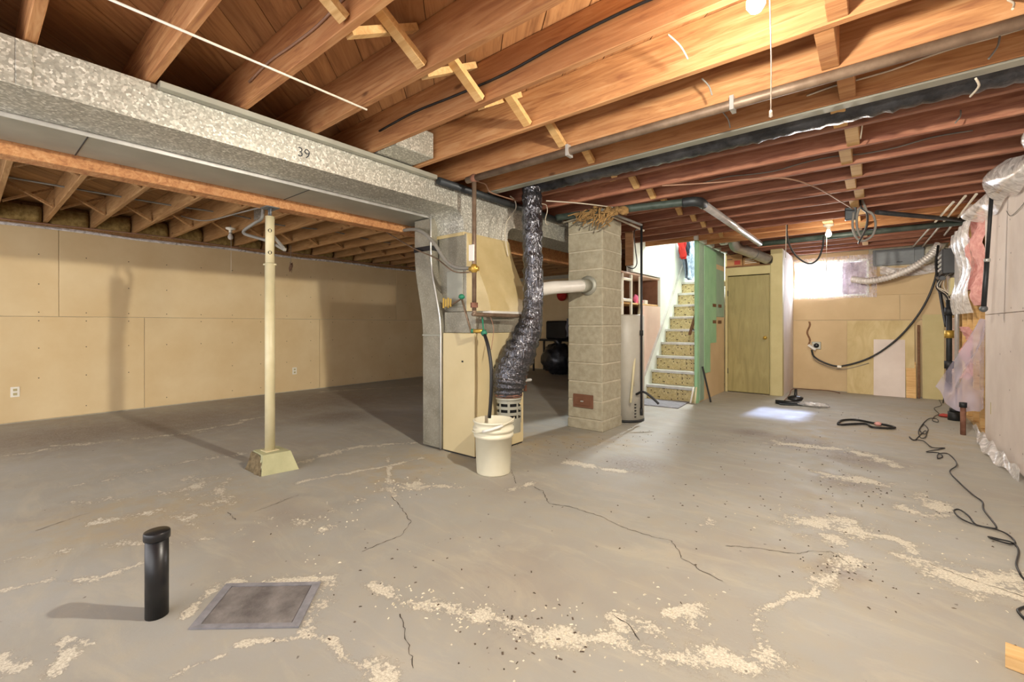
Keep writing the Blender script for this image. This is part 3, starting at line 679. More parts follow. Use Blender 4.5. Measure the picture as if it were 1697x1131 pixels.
me.materials.append(M['marker_ink']); p = P(492, 258, x=DXN); inst('handwritten_number', me, (DXN+.0015, p[1], p[2]), td, (math.pi/2, 0.0, math.pi/2))
rd = thing('return_duct', 'flat grey return duct running beside the wooden beam', 'duct', (-3.4, 1, 2.09))
put('duct_body', MB().bbox(-3.60, DXF-.002, -1.5, 2.86, 2.104, 2.322, .004), 'duct_grey', rd)
for y in (.42, 1.6): put('joint_seam', MB().bbox(-3.6, DXF-.003, y-.003, y+.003, 2.101, 2.105, .001), 'dark_metal', rd)
put('duct_edge', MB().bbox(DXF-.002, DXF+.003, -1.5, 2.8, 2.100, 2.124, .001), 'tread_metal', rd)
# return drop shifting over towards the furnace
def drop(z, side):                                                     # x of its left and right edge at height z
    t_ = max(0, min(1, (1.78-z)/.75)); t_ = t_*t_*(3-2*t_)
    return (-3.37+.12*t_) if side == 0 else (-3.135+.135*t_)
vs = []; zs = [2.094, 1.95, 1.80, 1.7, 1.6, 1.5, 1.4, 1.3, 1.2, 1.1, 1.03, .6, .02]
for z in zs: vs += [(drop(z, 0), 2.70, z), (drop(z, 1), 2.70, z), (drop(z, 1)-.0, 3.2, z), (drop(z, 0), 3.2, z)]
mb = MB().add(vs, [(i*4+k, i*4+(k+1) % 4, (i+1)*4+(k+1) % 4, (i+1)*4+k) for i in range(len(zs)-1) for k in range(4)]+[(0, 3, 2, 1), tuple(range(len(vs)-4, len(vs)))])
rr = thing('return_drop', 'bent galvanised return drop standing left of the furnace', 'duct', (-3.15, 2.9, .02))
put('duct_body', mb, 'galv_fine', rr)
put('black_tape', MB().bbox(-3.378, -3.128, 2.693, 3.205, 1.80, 1.845, .002), 'black_plastic', rr)
put('edge_flange', MB().tube([(drop(z, 1)+.003, 2.692, z) for z in zs], .008, 6), 'tread_metal', rr)
put('joint_band', MB().bbox(-3.255, -2.998, 2.694, 2.70, 1.02, 1.035, .001), 'duct_grey', rr)
tag(put('duct_ledge', MB().bbox(-2.782, -2.735, .62, 2.42, 2.295, 2.327, .002), 'duct_grey'), 'narrow grey metal ledge along the top edge of the spangled duct', 'metal strip')
wire('drain_pipe', 'dark pipe along the top of the duct behind the gas pipe', 'pipe', [(-2.735, 2.43, 2.285), (-2.735, 4.22, 2.285)], .03, 'dark_metal', n=14, raw=True)

# ---------------------------------------------------------------- furnace
FX0, FX1, FY0, FY1 = -2.995, -2.60, 2.71, 3.38
fu = thing('furnace', 'tall beige sheet-metal furnace cabinet with curved plenum cover', 'furnace', ((FX0+FX1)/2, 3.05, 0))
put('cabinet', MB().bbox(FX0, FX1, FY0, FY1, .012, 1.05, .006), 'furnace_beige', fu)
put('base_rail', MB().box(FX0+.01, FX1-.01, FY0+.01, FY1-.01, 0, .0118), 'black_iron', fu)
put('plenum_base', MB().bbox(FX0+.0, FX1-.01, FY0+.02, FY1-.01, 1.051, 1.235, .004), 'galv_fine', fu)
put('plenum', MB().bbox(FX0-.12, -2.76, 2.772, FY1-.012, 1.236, 1.918, .004), 'galv_fine', fu)
put('front_patch', MB().bbox(-3.0, -2.80, 2.765, 2.7715, 1.28, 1.60, .002), 'duct_grey', fu)
def bx_(z):                                                             # +x profile of the curved cover
    t_ = (1.915-z)/(1.915-1.24); t_ = max(0, min(1, t_)); return -2.755+.235*(t_*t_*(3-2*t_)*.75+.25*t_)
zs = [1.915-.675*i/14 for i in range(15)]
vs = []; 
for z in zs: vs += [(-2.759, PY0+.005, z), (bx_(z), PY0+.005+.05*(1.915-z)/.675, z), (bx_(z), PY1-.01, z), (-2.759, PY1-.01, z)]
m_ = MB().add(vs, [(i*4+k, i*4+(k+1) % 4, (i+1)*4+(k+1) % 4, (i+1)*4+k) for i in range(14) for k in (0, 2, 3)]+[(0, 1, 2, 3), tuple(range(len(vs)-4, len(vs)))])
m_.add(vs, [(i*4+1, i*4+2, (i+1)*4+2, (i+1)*4+1) for i in range(14)], True)
put('curved_cover', m_, 'furnace_tan', fu)
put('cover_flange', MB().bbox(-2.70, -2.505, 2.82, PY1-.005, 1.215, 1.24, .003), 'white_plastic', fu)
put('side_seam', MB().box(FX1, FX1+.002, FY0+.0, FY0+.004, .02, 1.04), 'furnace_tan', fu)
for z in (.3, .75):
    put('screw', MB().blob((FX1+.001, 2.95, z), (.004, .006, .006), 8, 5, 0), 'black_iron', fu)
put('cable_knockout', MB().bbox(FX0+.24, FX0+.262, FY0-.002, FY0+.0, .80, .815, .001), 'black_iron', fu)
for a in range(4): put('rust_spot', MB().bbox(-2.985+.03*a, -2.965+.03*a, 2.7, 2.706, 1.27+.01*(a % 2), 1.36-.01*(a % 2), .001), 'brass', fu)
put('vent_grille', MB().bbox(FX1, FX1+.004, 3.18, 3.34, .20, .34, .001), 'duct_grey', fu)
# vent pipe to chimney
vp = thing('vent_pipe', 'white metal vent pipe running from the furnace into the chimney', 'pipe', (-2.4, 3.9, 1.45))
put('pipe', MB().tube(smooth([(-2.70, 3.39, 1.42), (-2.52, 3.42, 1.44), (-2.40, 3.55, 1.475), (-2.385, 3.8, 1.50), (-2.375, 4.20, 1.54)], 5), .062, 20), 'white_plastic', vp)
put('pipe_collar', MB().tube([(-2.376, 4.06, 1.527), (-2.375, 4.195, 1.54)], .068, 20), 'duct_grey', vp)
put('flange', MB().lathe([(.065, -.012), (.105, -.006), (.105, 0)], (-2.375, 4.209, 1.54), 24, 'y'), 'duct_grey', vp)
# insulated flexible air intake
ft = [(-2.36, 3.19, 2.42), (-2.36, 3.19, 2.2), (-2.355, 3.19, 1.9), (-2.35, 3.19, 1.6), (-2.345, 3.19, 1.35), (-2.36, 3.16, 1.12), (-2.41, 3.10, .92), (-2.46, 3.03, .74), (-2.47, 3.0, .60), (-2.47, 3.0, .51)]
fp = smooth(ft, 9); rs = []
for i, p in enumerate(fp):
    z = p.z; b = .088 if z > 1.25 else .088+.055*min(1, (1.25-z)/.35); b = b if z > .62 else b*(.78+.22*(z-.5)/.12); rs.append(b*(1+.05*math.sin(i*1.9)+R_.uniform(-.035, .035)))
s = NT('crinkle'); v = s.coord((1, 1, .35)); n = s.noise(v, 26, 3, .5, 1.5)
M['crinkle'] = s.done('#55555a', .2, .85, n, .7, .03); s.b.inputs['Specular IOR Level'].default_value = .8
fx = thing('insulated_duct', 'shiny black insulated flexible duct dropping beside the furnace', 'duct', (-2.47, 3.0, .5))
put('sleeve', MB().tube(fp, rs, 22, True, .055, 3), 'crinkle', fx)
put('end_wrap', MB().lathe([(.10, -.02), (.118, -.01), (.118, .012), (.10, .02)], (-2.47, 3.0, .515), 24), 'rusty', fx)
cn = thing('intake_can', 'grey perforated metal can under the black insulated duct', 'can', (-2.47, 3.0, .2))
slots = MB(); nseg = 32; prof = [(.2, 0), (.30, 0), (.325, 1), (.35, 0), (.375, 1), (.40, 0), (.425, 1), (.45, 0), (.50, 0)]
vs = []; 
for z, _ in prof:
    for k in range(nseg): a = 2*math.pi*k/nseg; vs.append((-2.47+.104*math.cos(a), 3.0+.104*math.sin(a), z))
fs = []
for i in range(len(prof)-1):
    row = prof[i][1] or (prof[i+1][1] and False)
    for k in range(nseg):
        if row and k % 4 in (0, 1, 2): continue
        fs.append((i*nseg+k, i*nseg+(k+1) % nseg, (i+1)*nseg+(k+1) % nseg, (i+1)*nseg+k))
put('slotted_wall', MB().add(vs, fs), 'duct_grey', cn)
put('inner_liner', MB().cyl(-2.47, 3.0, .205, .495, .09, 20), 'plain_black', cn)
put('hose_clamp', MB().lathe([(.106, .0), (.112, 0), (.112, .018), (.106, .018)], (-2.47, 3.0, .478), 24), 'duct_grey', cn)
put('mounting_foot', MB().bbox(-2.599, -2.55, 2.95, 3.05, .2, .28, .003), 'duct_grey', cn)
# horizontal insulated duct in the joist bay and galvanised strip
hp = [(-2.36+3.35*i/110, 3.247, 2.435) for i in range(111)]
tag(put('insulated_duct', MB().tube(hp, [.128*(1+.03*math.sin(i*2.3)+R_.uniform(-.03, .03)) for i in range(111)], 24, True, .02, 8), 'foil_black'), 'black plastic wrapped duct lying in the ceiling joist bay', 'duct')
tag(put('metal_strip', MB().bbox(-2.72, XR, 3.012, 3.085, 2.318, 2.329, .002), 'duct_grey'), 'galvanised flashing strip under the joist beside the wrapped duct', 'metal strip')
wire('cable_tie', 'white tie hanging around the wrapped duct near the right edge', 'tie', [P(1617, 130, z=2.29), P(1622, 143, z=2.27), P(1608, 160, z=2.27)], .005, 'wire_white')

# ---------------------------------------------------------------- gas pipework
gp = thing('gas_pipe', 'old brown gas pipe dropping from the ceiling in front of the furnace', 'pipe', (-2.5, 2.56, 2.3))
put('ceiling_run', MB().tube([(-2.58, 2.60, 2.298), (XR+.06, 2.60, 2.298)], .026, 14), 'copper_pipe', gp)
put('elbow', MB().blob((-2.5, 2.60, 2.298), (.036, .036, .036), 12, 8, 0), 'rusty', gp)
put('drop', MB().tube([(-2.5, 2.60, 2.29), (-2.5, 2.60, 1.235)], .018, 12), 'copper_pipe', gp)
put('lower_run', MB().tube(smooth([(-2.5, 2.60, 1.25), (-2.5, 2.605, 1.215), (-2.5, 2.64, 1.205), (-2.47, 3.19, 1.20), (-2.465, 3.225, 1.19), (-2.465, 3.23, 1.16)], 5), .017, 12), 'copper_pipe', gp)
put('riser_pipe', MB().tube([(-2.465, 3.23, 1.17), (-2.465, 3.23, .52)], .015, 12), 'rusty', gp)
v_ = put('valve', MB().blob((-2.5, 2.60, 1.575), (.032, .032, .042), 12, 8, .05), 'brass', gp)
put('valve_arm', MB().tube([(-2.535, 2.58, 1.57), (-2.46, 2.61, 1.57)], .018, 10), 'brass', v_)
put('tag', MB().bbox(-2.53, -2.472, 2.565, 2.577, 1.63, 1.762, .004), 'white_plastic', gp)
put('shutoff', MB().lathe([(0, -.03), (.026, -.025), (.026, .025), (0, .03)], (-2.465, 3.23, 1.06), 12), 'brass', gp)
put('shutoff', MB().tube([(-2.465, 3.19, .62), (-2.44, 3.28, .62)], .014, 10), 'tread_metal', gp)
put('union', MB().lathe([(0, -.02), (.03, -.02), (.03, .02), (0, .02)], (-2.5, 2.60, 1.28), 8, 'z', False), 'rusty', gp)
put('pipe_strap', MB().box(-1.62, -1.60, 2.565, 2.63, 2.26, 2.335), 'tread_metal', gp)
put('pipe_strap', MB().box(-.60, -.58, 2.565, 2.63, 2.26, 2.335), 'tread_metal', gp)
wire('grey_conduit', 'thick grey flexible conduit curving to the brass valve', 'conduit', [P(620, 378, y=3.1), P(655, 383, y=2.85), P(690, 381, y=2.66), P(715, 398, y=2.60), P(737, 430, y=2.58), P(755, 443, y=2.58), (-2.53, 2.585, 1.575)], .016, 'wire_grey', n=10)
wire('copper_tube', 'thin brown copper tube below the grey conduit', 'tube', [P(640, 385, y=2.9), P(686, 412, y=2.68), P(722, 428, y=2.6), P(752, 450, y=2.58), (-2.515, 2.585, 1.545)], .006, 'copper_pipe')
t = thing('copper_branch', 'thin copper branch pipe with green taped joints above the furnace cabinet', 'pipe', P(765, 495, y=2.62))
put('pipe', MB().tube([P(765, 495, y=2.62), P(781, 551, y=2.62)], .009, 8), 'copper_pipe', t)
put('pipe', MB().tube([P(765, 495, y=2.62), P(745, 508, y=2.75)], .008, 8), 'copper_pipe', t)
put('green_tape', MB().blob(P(765, 492, y=2.62), (.03, .022, .022), 12, 7, .1), 'green_tape', t)
put('green_tape', MB().blob(P(783, 549, y=2.63), (.022, .018, .018), 12, 7, .1), 'green_tape', t)
put('fitting', MB().tube([P(783, 549, y=2.63), P(800, 549, y=2.66)], .016, 10), 'brass', t)
put('green_tape', MB().blob(P(802, 552, y=2.66), (.026, .024, .028), 12, 7, .1), 'green_tape', t)
put('dangling_tape', MB().beam(P(799, 520, y=2.75), P(801, 548, y=2.67), .012, .003), 'green_tape', t)
wire('pink_string', 'pale pink string hanging from the lower gas pipe', 'string', [P(812, 524, y=2.8), P(818, 545, y=2.78), P(814, 580, y=2.72)], .003, 'wire_pink')
wire('drain_hose', 'black rubber hose running from the copper fitting into the white bucket', 'hose', [P(802, 552, y=2.66), P(809, 575, y=2.63), P(814, 610, y=2.61), P(814, 650, y=2.60), P(811, 693, y=2.60)], .014, 'black_rubber', n=10)

# ---------------------------------------------------------------- white bucket
BX, BY = -2.262, 2.565
bk = thing('white_bucket', 'white plastic pail with tipped handle in front of the furnace', 'bucket', (BX, BY, 0))
put('pail', MB().lathe([(0, .003), (.118, .003), (.126, .0), (.129, .01), (.140, .275), (.150, .276), (.152, .30), (.142, .303), (.143, .32), (.156, .322), (.158, .345), (.147, .348), (.148, .385), (.157, .388), (.157, .398), (.149, .402), (.142, .398), (.120, .02), (0, .018)], (BX, BY, 0), 40), 'bucket_white', bk)
hd = [Vector((BX, BY, .335))+Vector((CS, SN, 0))*(.158*math.cos(a))+Vector((SN, -CS, 0))*(.172*math.sin(a))+Vector((0, 0, 1))*(.05*math.cos(a)+.03+.0*math.sin(a)) for a in [math.pi*i/20 for i in range(21)]]
put('handle', MB().tube(hd, .006, 8), 'bucket_white', bk)
put('handle_grip', MB().tube(hd[7:14], .011, 8), 'white_plastic', bk)

# ---------------------------------------------------------------- chimney
CX0, CX1, CY0, CY1 = -2.625, -2.205, 4.215, 4.66
ch = thing('chimney', 'square concrete block chimney column right of the furnace', 'chimney', ((CX0+CX1)/2, (CY0+CY1)/2, 0))
m_ = MB().bbox(CX0, CX1, CY0, CY1, -.0955, .0955, .008); bme = bpy.data.meshes.new('block'); bme.from_pydata(m_.v, [], m_.f); bme.materials.append(M['block'])
zz = [.012, .108]; z = .112
put('block', MB().bbox(CX0-.004, CX1+.004, CY0-.004, CY1+.004, 0, .105, .006), 'block', ch)
for i in range(11):
    if i < 10:
        inst('block', bme, (R_.uniform(-.003, .003), R_.uniform(-.003, .003), z+.0975+.002), ch)
    z += .2
put('block', MB().bbox(CX0, CX1, CY0, CY1, 2.118, 2.27, .006), 'block', ch)
put('mortar', MB().box(CX0+.006, CX1-.006, CY0+.006, CY1-.006, .01, 2.26), 'mortar', ch)
a, b = P(951, 652, y=CY0), P(984, 678, y=CY0)
sd_ = put('soot_door', MB().bbox(a[0], b[0], CY0-.018, CY0-.005, b[2], a[2], .003), 'soot_door', ch)
sp = put('soot_panel', MB().bbox(a[0]+.025, b[0]-.025, CY0-.024, CY0-.0185, b[2]+.025, a[2]-.025, .003), 'soot_door', sd_)
put('latch_knob', MB().bbox((a[0]+b[0])/2-.022, (a[0]+b[0])/2+.012, CY0-.034, CY0-.025, (a[2]+b[2])/2-.008, (a[2]+b[2])/2+.006, .002), 'tread_metal', ch)
# drain piping over the chimney
wire('drain_pipe', 'dark green drain pipe crossing over the chimney top', 'pipe', [(-2.72, 4.13, 2.30), (-2.2, 4.17, 2.29), (-1.30, 4.35, 2.285)], .036, 'green_pipe', n=16)
t = thing('drain_run', 'shiny grey drain pipe sloping back under the joists toward the closet', 'pipe', (-1.3, 4.35, 2.28))
put('elbow', MB().tube(smooth([(-1.42, 4.33, 2.285), (-1.33, 4.345, 2.283), (-1.285, 4.40, 2.28), (-1.283, 4.50, 2.28)], 5), .045, 16), 'dark_metal', t)
put('pipe', MB().tube([(-1.283, 4.48, 2.28), (-1.26, 7.08, 2.265)], .038, 16), 'grey_pipe', t)
wire('drain_pipe', 'dull grey-green pipe crossing under the joists beyond the far bulb', 'pipe', [(-1.3, 7.15, 2.27), (XR, 7.15, 2.285)], .035, 'green_pipe', n=14, raw=True)
wire('steel_pipe', 'dark pipe slanting toward the right wall above the wire loops', 'pipe', [P(1453, 352, z=2.3), P(1607, 366, z=2.3)], .024, 'dark_metal', n=12, raw=True)
rg = random.Random(2); mb = MB()
for i in range(46):
    a = P(960+rg.uniform(0, 60), 352+rg.uniform(-6, 10), y=4.12)
    mb.tube(smooth([a, (a[0]+rg.uniform(-.08, .06), a[1]-.03, a[2]+rg.uniform(-.04, .03)), (a[0]+rg.uniform(-.14, .02), a[1]-.05-rg.uniform(0, .03), a[2]-rg.uniform(.02, .13))], 3), .007, 5)
for i in range(5): mb.blob(P(985+i*12, 350, y=4.15), (.05, .05, .04), 9, 6, .4, i)
tag(put('jute_rag', mb, 'rag', None), 'frayed tan rag stuffed around the pipe above the chimney', 'rag', kind='stuff')
wire('angle_rail', 'thin pale rail along the top of the chimney right side', 'rail', [(-2.19, 4.15, 2.29), (-2.15, 5.15, 2.25)], .012, 'wire_white', raw=True)
wire('angle_rail', 'thin pale rail across the top of the chimney front', 'rail', [(-2.66, 4.17, 2.245), (-2.19, 4.16, 2.29)], .009, 'wire_white', raw=True)
p0 = P(1060, 380, y=5.1); p1 = P(1062, 666, y=5.1)
bp = thing('black_pipe', 'thin black iron pipe standing between the chimney and the stairs', 'pipe', FL(1061, 668))
bx, by, _ = FL(1061, 668)
bx, by = P(1063, 600, y=4.85)[:2]
put('pipe', MB().cyl(bx, by, .18, 2.25, .013, 10), 'black_iron', bp)
put('coupling', MB().cyl(bx, by, 1.0, 1.06, .02, 10), 'black_iron', bp)
put('top_arm', MB().tube([(bx, by, 2.25), (bx-.1, by-.75, 2.29)], .015, 8), 'wire_grey', bp)
wire('pipe_wrench', 'black handled clamp fastened near the foot of the black pipe', 'tool', [(bx-.06, by, .33), (bx+.03, by-.02, .37), (bx+.12, by-.01, .32), (bx+.2, by, .25)], .014, 'black_iron')
put('clamp_foot', MB().cyl(bx, by, .1, .18, .018, 8), 'black_iron', bp)
# hanging wood block + cord
a = P(1037, 385, y=5.2); b = P(1049, 440, y=5.2)
t = thing('hanging_plank', 'short brown plank hanging from the ceiling right of the chimney', 'plank', ((a[0]+b[0])/2, 5.2, b[2]))
put('plank', MB().bbox(a[0], b[0], 5.18, 5.22, b[2], a[2], .003), 'brown_wood', t)
put('cord', MB().tube(smooth([(b[0]+.02, YJ(12)-.0, ZJ), (b[0]+.02, 5.2, a[2]+.0), (b[0]+.03, 5.2, (a[2]+b[2])/2), (b[0]+.05, 5.2, b[2]+.02), (b[0], 5.2, b[2]-.04), (a[0]+.02, 5.2, b[2]-.01)]), .006, 6), 'black_rubber', t)

# ---------------------------------------------------------------- water heater
HX, HY, HR = -2.31, 4.99, .215
wh = thing('water_heater', 'tall cream water heater tank half hidden behind the chimney', 'water heater', (HX, HY, 0))
put('tank', MB().lathe([(0, .03), (HR, .03), (HR, 1.22), (HR-.015, 1.24), (0, 1.245)], (HX, HY, 0), 36), 'heater_enamel', wh)
put('base_ring', MB().lathe([(HR-.01, 0), (HR+.004, 0), (HR+.004, .028), (HR-.01, .029)], (HX, HY, 0), 36), 'black_iron', wh)
for i in range(5): put('vent_slot', MB().bbox(HX+HR*.80, HX+HR*.86, HY-HR*.63, HY-HR*.50, .06+i*.035, .075+i*.035, .002), 'black_iron', wh)
wire('cream_pole', 'long cream pole leaning against the water heater', 'pole', [P(1045, 668, y=4.74), P(1060, 505, y=5.05)], .014, 'post_cream', raw=True)
wire('cream_pole', 'bent cream metal frame leaning beside the black pipe', 'pole', [P(1051, 640, y=4.85), P(1050, 570, y=4.95), P(1060, 520, y=5.1)], .007, 'wire_white', raw=True)
# shelves by the stairs
sh = thing('storage_shelf', 'cream framed open shelf with brown backing beside the stairs', 'shelf', (-2.95, 6.3, 0))
put('back_panel', MB().box(-3.22, -3.20, 5.6, 7.26, .9, 1.9), 'soot_door', sh)
put('top_board', MB().bbox(-3.19, -2.76, 5.7, 7.26, 1.86, 1.885), 'pink_board', sh)
put('shelf_board', MB().bbox(-3.19, -2.78, 5.7, 7.26, 1.425, 1.45), 'pale_wood', sh)
put('shelf_board', MB().bbox(-3.19, -2.78, 5.7, 6.5, 1.16, 1.18), 'pale_wood', sh)
for y in (5.9, 6.20, 6.52): put('upright', MB().bbox(-2.80, -2.765, y-.02, y+.02, 0, 1.859), 'ceramic', sh)
put('end_panel', MB().bbox(-3.19, -2.79, 7.235, 7.265, .0, 1.859), 'soot_door', sh)
put('front_rail', MB().bbox(-2.80, -2.765, 5.92, 6.18, 1.76, 1.80), 'ceramic', sh)
put('front_rail', MB().bbox(-2.80, -2.765, 5.92, 6.18, 1.46, 1.50), 'ceramic', sh)
tag(put('pink_toy', MB().blob((-2.9, 6.75, 1.50), (.05, .09, .05), 12, 8, .3, 3).blob((-2.88, 6.60, 1.52), (.04, .04, .07), 10, 7, .3, 4), 'pink_cloth'), 'crumpled bright pink bundle on the shelf beside the stairs', 'toy')
tag(put('small_box', MB().bbox(-2.95, -2.86, 6.9, 7.02, 1.451, 1.52), 'white_plastic'), 'small white box on the shelf right of the pink bundle', 'box')
# clothes hanging by the stairs
def garment(name, label, y0, y1, z0, z1, x, mat, seed):
    rg = random.Random(seed)
    f = lambda a, b: (x+.03*math.sin(a*14+seed)+.02*math.sin(b*7+a*5)+.03*(1-b), y0+(y1-y0)*(a if b < .8 else .5+(a-.5)*(1-(b-.8)*1.8)), z0+(z1-z0)*b+.02*math.sin(a*9))
    m_ = MB().sheet(f, 18, 14); m_.sheet(lambda a, b: (f(a, b)[0]-.045, f(a, b)[1], f(a, b)[2]), 18, 14)
    for b in (0, 14):
        pass
    return put(name, m_, mat)
g = thing('denim_jacket', 'grey-blue denim garment hanging on the stairwell wall', 'jacket', (-2.68, 8.2, 1.95))
gg = garment('jacket_body', '', 8.05, 8.52, 1.95, 2.75, -2.62, 'denim', 1); gg.parent = g; gg.location = Vector(gg.location)-Vector(g.location)
gg = garment('sleeve', '', 8.50, 8.62, 2.22, 2.7, -2.62, 'denim', 2); gg.parent = g; gg.location = Vector(gg.location)-Vector(g.location)
tag(garment('red_garment', '', 7.97, 8.06, 2.30, 2.75, -2.63, 'red_cloth', 5), 'red sleeve hanging left of the denim garment on the stairwell wall', 'garment')
tag(garment('dark_garment', '', 8.04, 8.12, 2.36, 2.74, -2.60, 'dark_cloth', 6), 'dark navy garment between the red sleeve and the denim', 'garment')
# mat and sticks at the foot of the stairs
q = [FL(*a) for a in ((1056,661),(1143,667),(1124,678),(1056,671))]
tag(put('floor_mat', MB().prism([(p[0], p[1]) for p in q][::-1], 'z', .001, .012), 'mat'), 'grey rubber mat on the floor at the foot of the stairs', 'mat')
a = FL(1178, 668); b = (XS+.02, 6.80, P(1167, 608, y=6.8)[2])
t = thing('hockey_stick', 'black hockey stick leaning on the green stair wall', 'stick', a)
put('shaft', MB().beam(a[:2]+(.01,), b, .03, .02), 'black_plastic', t)
a = FL(1146, 669)
for nm, lb, u, dy in (('white_stick', 'white stick leaning at the foot of the green post', 1150, 0), ('white_stick', 'pale stick beside the white one at the post foot', 1154, .06)):
    e = P(u, 642, y=6.6); wire(nm, lb, 'stick', [(a[0]+dy, a[1]-.05, .01), (e[0], 6.6-.0, e[2])], .012, 'white_plastic' if dy == 0 else 'post_cream', raw=True)

# ---------------------------------------------------------------- closet top: boxes, round duct, vents
bz = DZ+.176
t = thing('cardboard_box', 'cardboard box with red patch on top of the closet', 'box', (-1.75, 8.35, bz))
put('carton', MB().bbox(-1.95, -1.71, 8.16, 8.55, bz, bz+.20), 'cardboard', t); put('red_patch', MB().box(-1.83, -1.74, 8.157, 8.159, bz+.02, bz+.09), 'cardboard_red', t)
put('flap_tape', MB().box(-1.94, -1.86, 8.157, 8.159, bz+.11, bz+.12), 'dark_cloth', t)
t = thing('cardboard_box', 'faded flattened carton beside the red patched box on the closet', 'box', (-1.55, 8.35, bz))
put('carton', MB().bbox(-1.70, -1.45, 8.16, 8.5, bz, bz+.13), 'cardboard', t)
for i in range(3): put('printed_line', MB().box(-1.67, -1.50-.03*i, 8.157, 8.159, bz+.03+.03*i, bz+.04+.03*i), 'ceramic', t)
tag(put('cardboard_box', MB().bbox(-1.69, -1.47, 8.2, 8.5, bz+.131, bz+.21), 'brown_wood'), 'dark brown carton stacked on the faded carton', 'box')
pp = [P(1216, 398, y=7.35), P(1219, 409, y=7.4), P(1232, 414, y=7.6), P(1250, 421, y=7.8), P(1272, 430, y=8.05)]
pp = [(p[0], p[1], p[2]) for p in pp]
t = thing('round_duct', 'round galvanised elbow duct slanting down over the closet', 'duct', pp[2])
put('pipe', MB().tube(smooth(pp, 5), .078, 20), 'silver_duct', t)
put('joint_band', MB().tube([tuple(Vector(pp[3])*.96+Vector(pp[2])*.04), pp[3]], .081, 20), 'grey_metal', t)
put('dark_end', MB().tube([pp[4], (pp[4][0]+.03, pp[4][1]+.08, pp[4][2]-.04)], [.08, .03], 18), 'black_plastic', t)
for (u, lb) in ((1172, 'oval white plastic cap under the joists left of the round duct, nearer the stairs'), (1200, 'white plastic cap with slots hanging right beside the round duct')):
    c = P(u, 401, y=7.3); t = thing('oval_vent', lb, 'vent', c)
    put('cap', MB().lathe([(0, -.05), (.05, -.045), (.085, 0), (.085, .01), (0, .012)], c, 20), 'white_plastic', t)
    if u > 1180: put('slot', MB().bbox(c[0]-.03, c[0]+.03, c[1]-.062, c[1]-.052, c[2]-.035, c[2]-.015), 'grey_metal', t)

# ---------------------------------------------------------------- bulbs
def bulb(label, c, on, cord=None, plate=True, zj=ZJ):
    t = thing('light_bulb', label, 'light bulb', (c[0], c[1], c[2]))
    x, y, z = c
    put('glass_bulb', MB().lathe([(.0, -.035), (.018, -.031), (.030, -.012), (.030, .006), (.022, .028), (.014, .045), (.013, .055)], (x, y, z), 20), 'bulb_on' if on else 'bulb_off', t)
    put('socket', MB().lathe([(.014, .05), (.019, .055), (.019, .085), (.05, .095), (.056, .115), (0, .116)] if plate else [(.014, .05), (.019, .055), (.019, .1), (0, .101)], (x, y, z), 20), 'ceramic' if plate else 'black_plastic', t)
    if not on: put('socket_neck', MB().cyl(x, y, z+.046, z+.062, .017, 12), 'black_plastic', t)
    return t
def real_bulb(label, c, on): 
    t = bulb(label, c, on)
    return t
# the two lit bulbs hang on short brackets screwed to the joists; the light sits just under the glass
for c, lb in ((B1, 'lit bare bulb at the top of the picture with a pull string'), (B2, 'lit bare bulb under the far joists near the window')):
    t = bulb(lb, (c[0], c[1], c[2]), True)
    yb = YJ(3)-TJ/2 if c is B1 else YJ(14)+TJ/2
    put('mounting_block', MB().bbox(c[0]-.05, c[0]+.05, min(c[1]-.03, yb) if c is B1 else yb, yb if c is B1 else c[1]+.05, c[2]+.118, c[2]+.16, .003), 'pale_wood', t)
    if c is B1:
        put('pull_string', MB().tube(smooth([(c[0]+.04, c[1]+.0, c[2]+.10), (c[0]+.045, c[1]+.01, c[2]-.2), (c[0]+.045, c[1], 1.84)], 4), .0022, 6), 'wire_white', t)
        put('string_knob', MB().lathe([(0, -.012), (.006, -.008), (.004, .012), (0, .014)], (c[0]+.045, c[1], 1.835), 10), 'ceramic', t)
    else:
        put('pull_string', MB().tube([(c[0]-.02, c[1], c[2]+.1), (c[0]-.02, c[1], 1.75)], .003, 6), 'wire_white', t)
cb = P(382, 393, y=2.15)
t = bulb('unlit bare bulb in a white holder under the left joists', (cb[0], cb[1], cb[2]), False)
put('hanging_wire', MB().tube([(cb[0], cb[1], cb[2]+.116), (cb[0], cb[1]+.0, ZJ+.05)], .005, 6), 'wire_grey', t)
put('pull_string', MB().tube([(cb[0]+.02, cb[1], cb[2]+.09), (cb[0]+.02, cb[1], cb[2]-.45)], .002, 5), 'wire_white', t)

# ---------------------------------------------------------------- floor things in the foreground
q = [FL(375, 970), FL(532, 967), FL(495, 1042), FL(312, 1045)]
cx = sum(p[0] for p in q)/4; cy = sum(p[1] for p in q)/4
t = thing('drain_cover', 'square dark floor drain cover set in a frame', 'drain cover', (cx, cy, 0))
def inset(k): return [(cx+(p[0]-cx)*k, cy+(p[1]-cy)*k) for p in q]
o_, i_ = inset(1.0), inset(.84)
for a in range(4):
    b = (a+1) % 4; put('frame_bar', MB().prism([o_[a], o_[b], i_[b], i_[a]][::-1], 'z', .001, .007), 'mat', t)
put('cover_plate', MB().prism(inset(.825)[::-1], 'z', .001, .005), 'drain_plate', t)
put('joint', MB().prism(inset(.838)[::-1], 'z', .0004, .0012), 'plain_black', t)
sx, sy, _ = FL(260, 1020)
t = thing('standpipe', 'short black capped pipe standing up from the floor', 'pipe', (sx, sy, 0))
put('pipe', MB().cyl(sx, sy, 0, .30, .0375, 28), 'black_plastic', t)
put('cap', MB().lathe([(.038, .295), (.0425, .297), (.0425, .322), (.040, .326), (0, .326)], (sx, sy, 0), 28), 'black_plastic', t)
a = FL(1668, 1078, .03)
m_ = MB(); pts = [P(1664, 1062, z=.04), P(1668, 1088, z=.04)]
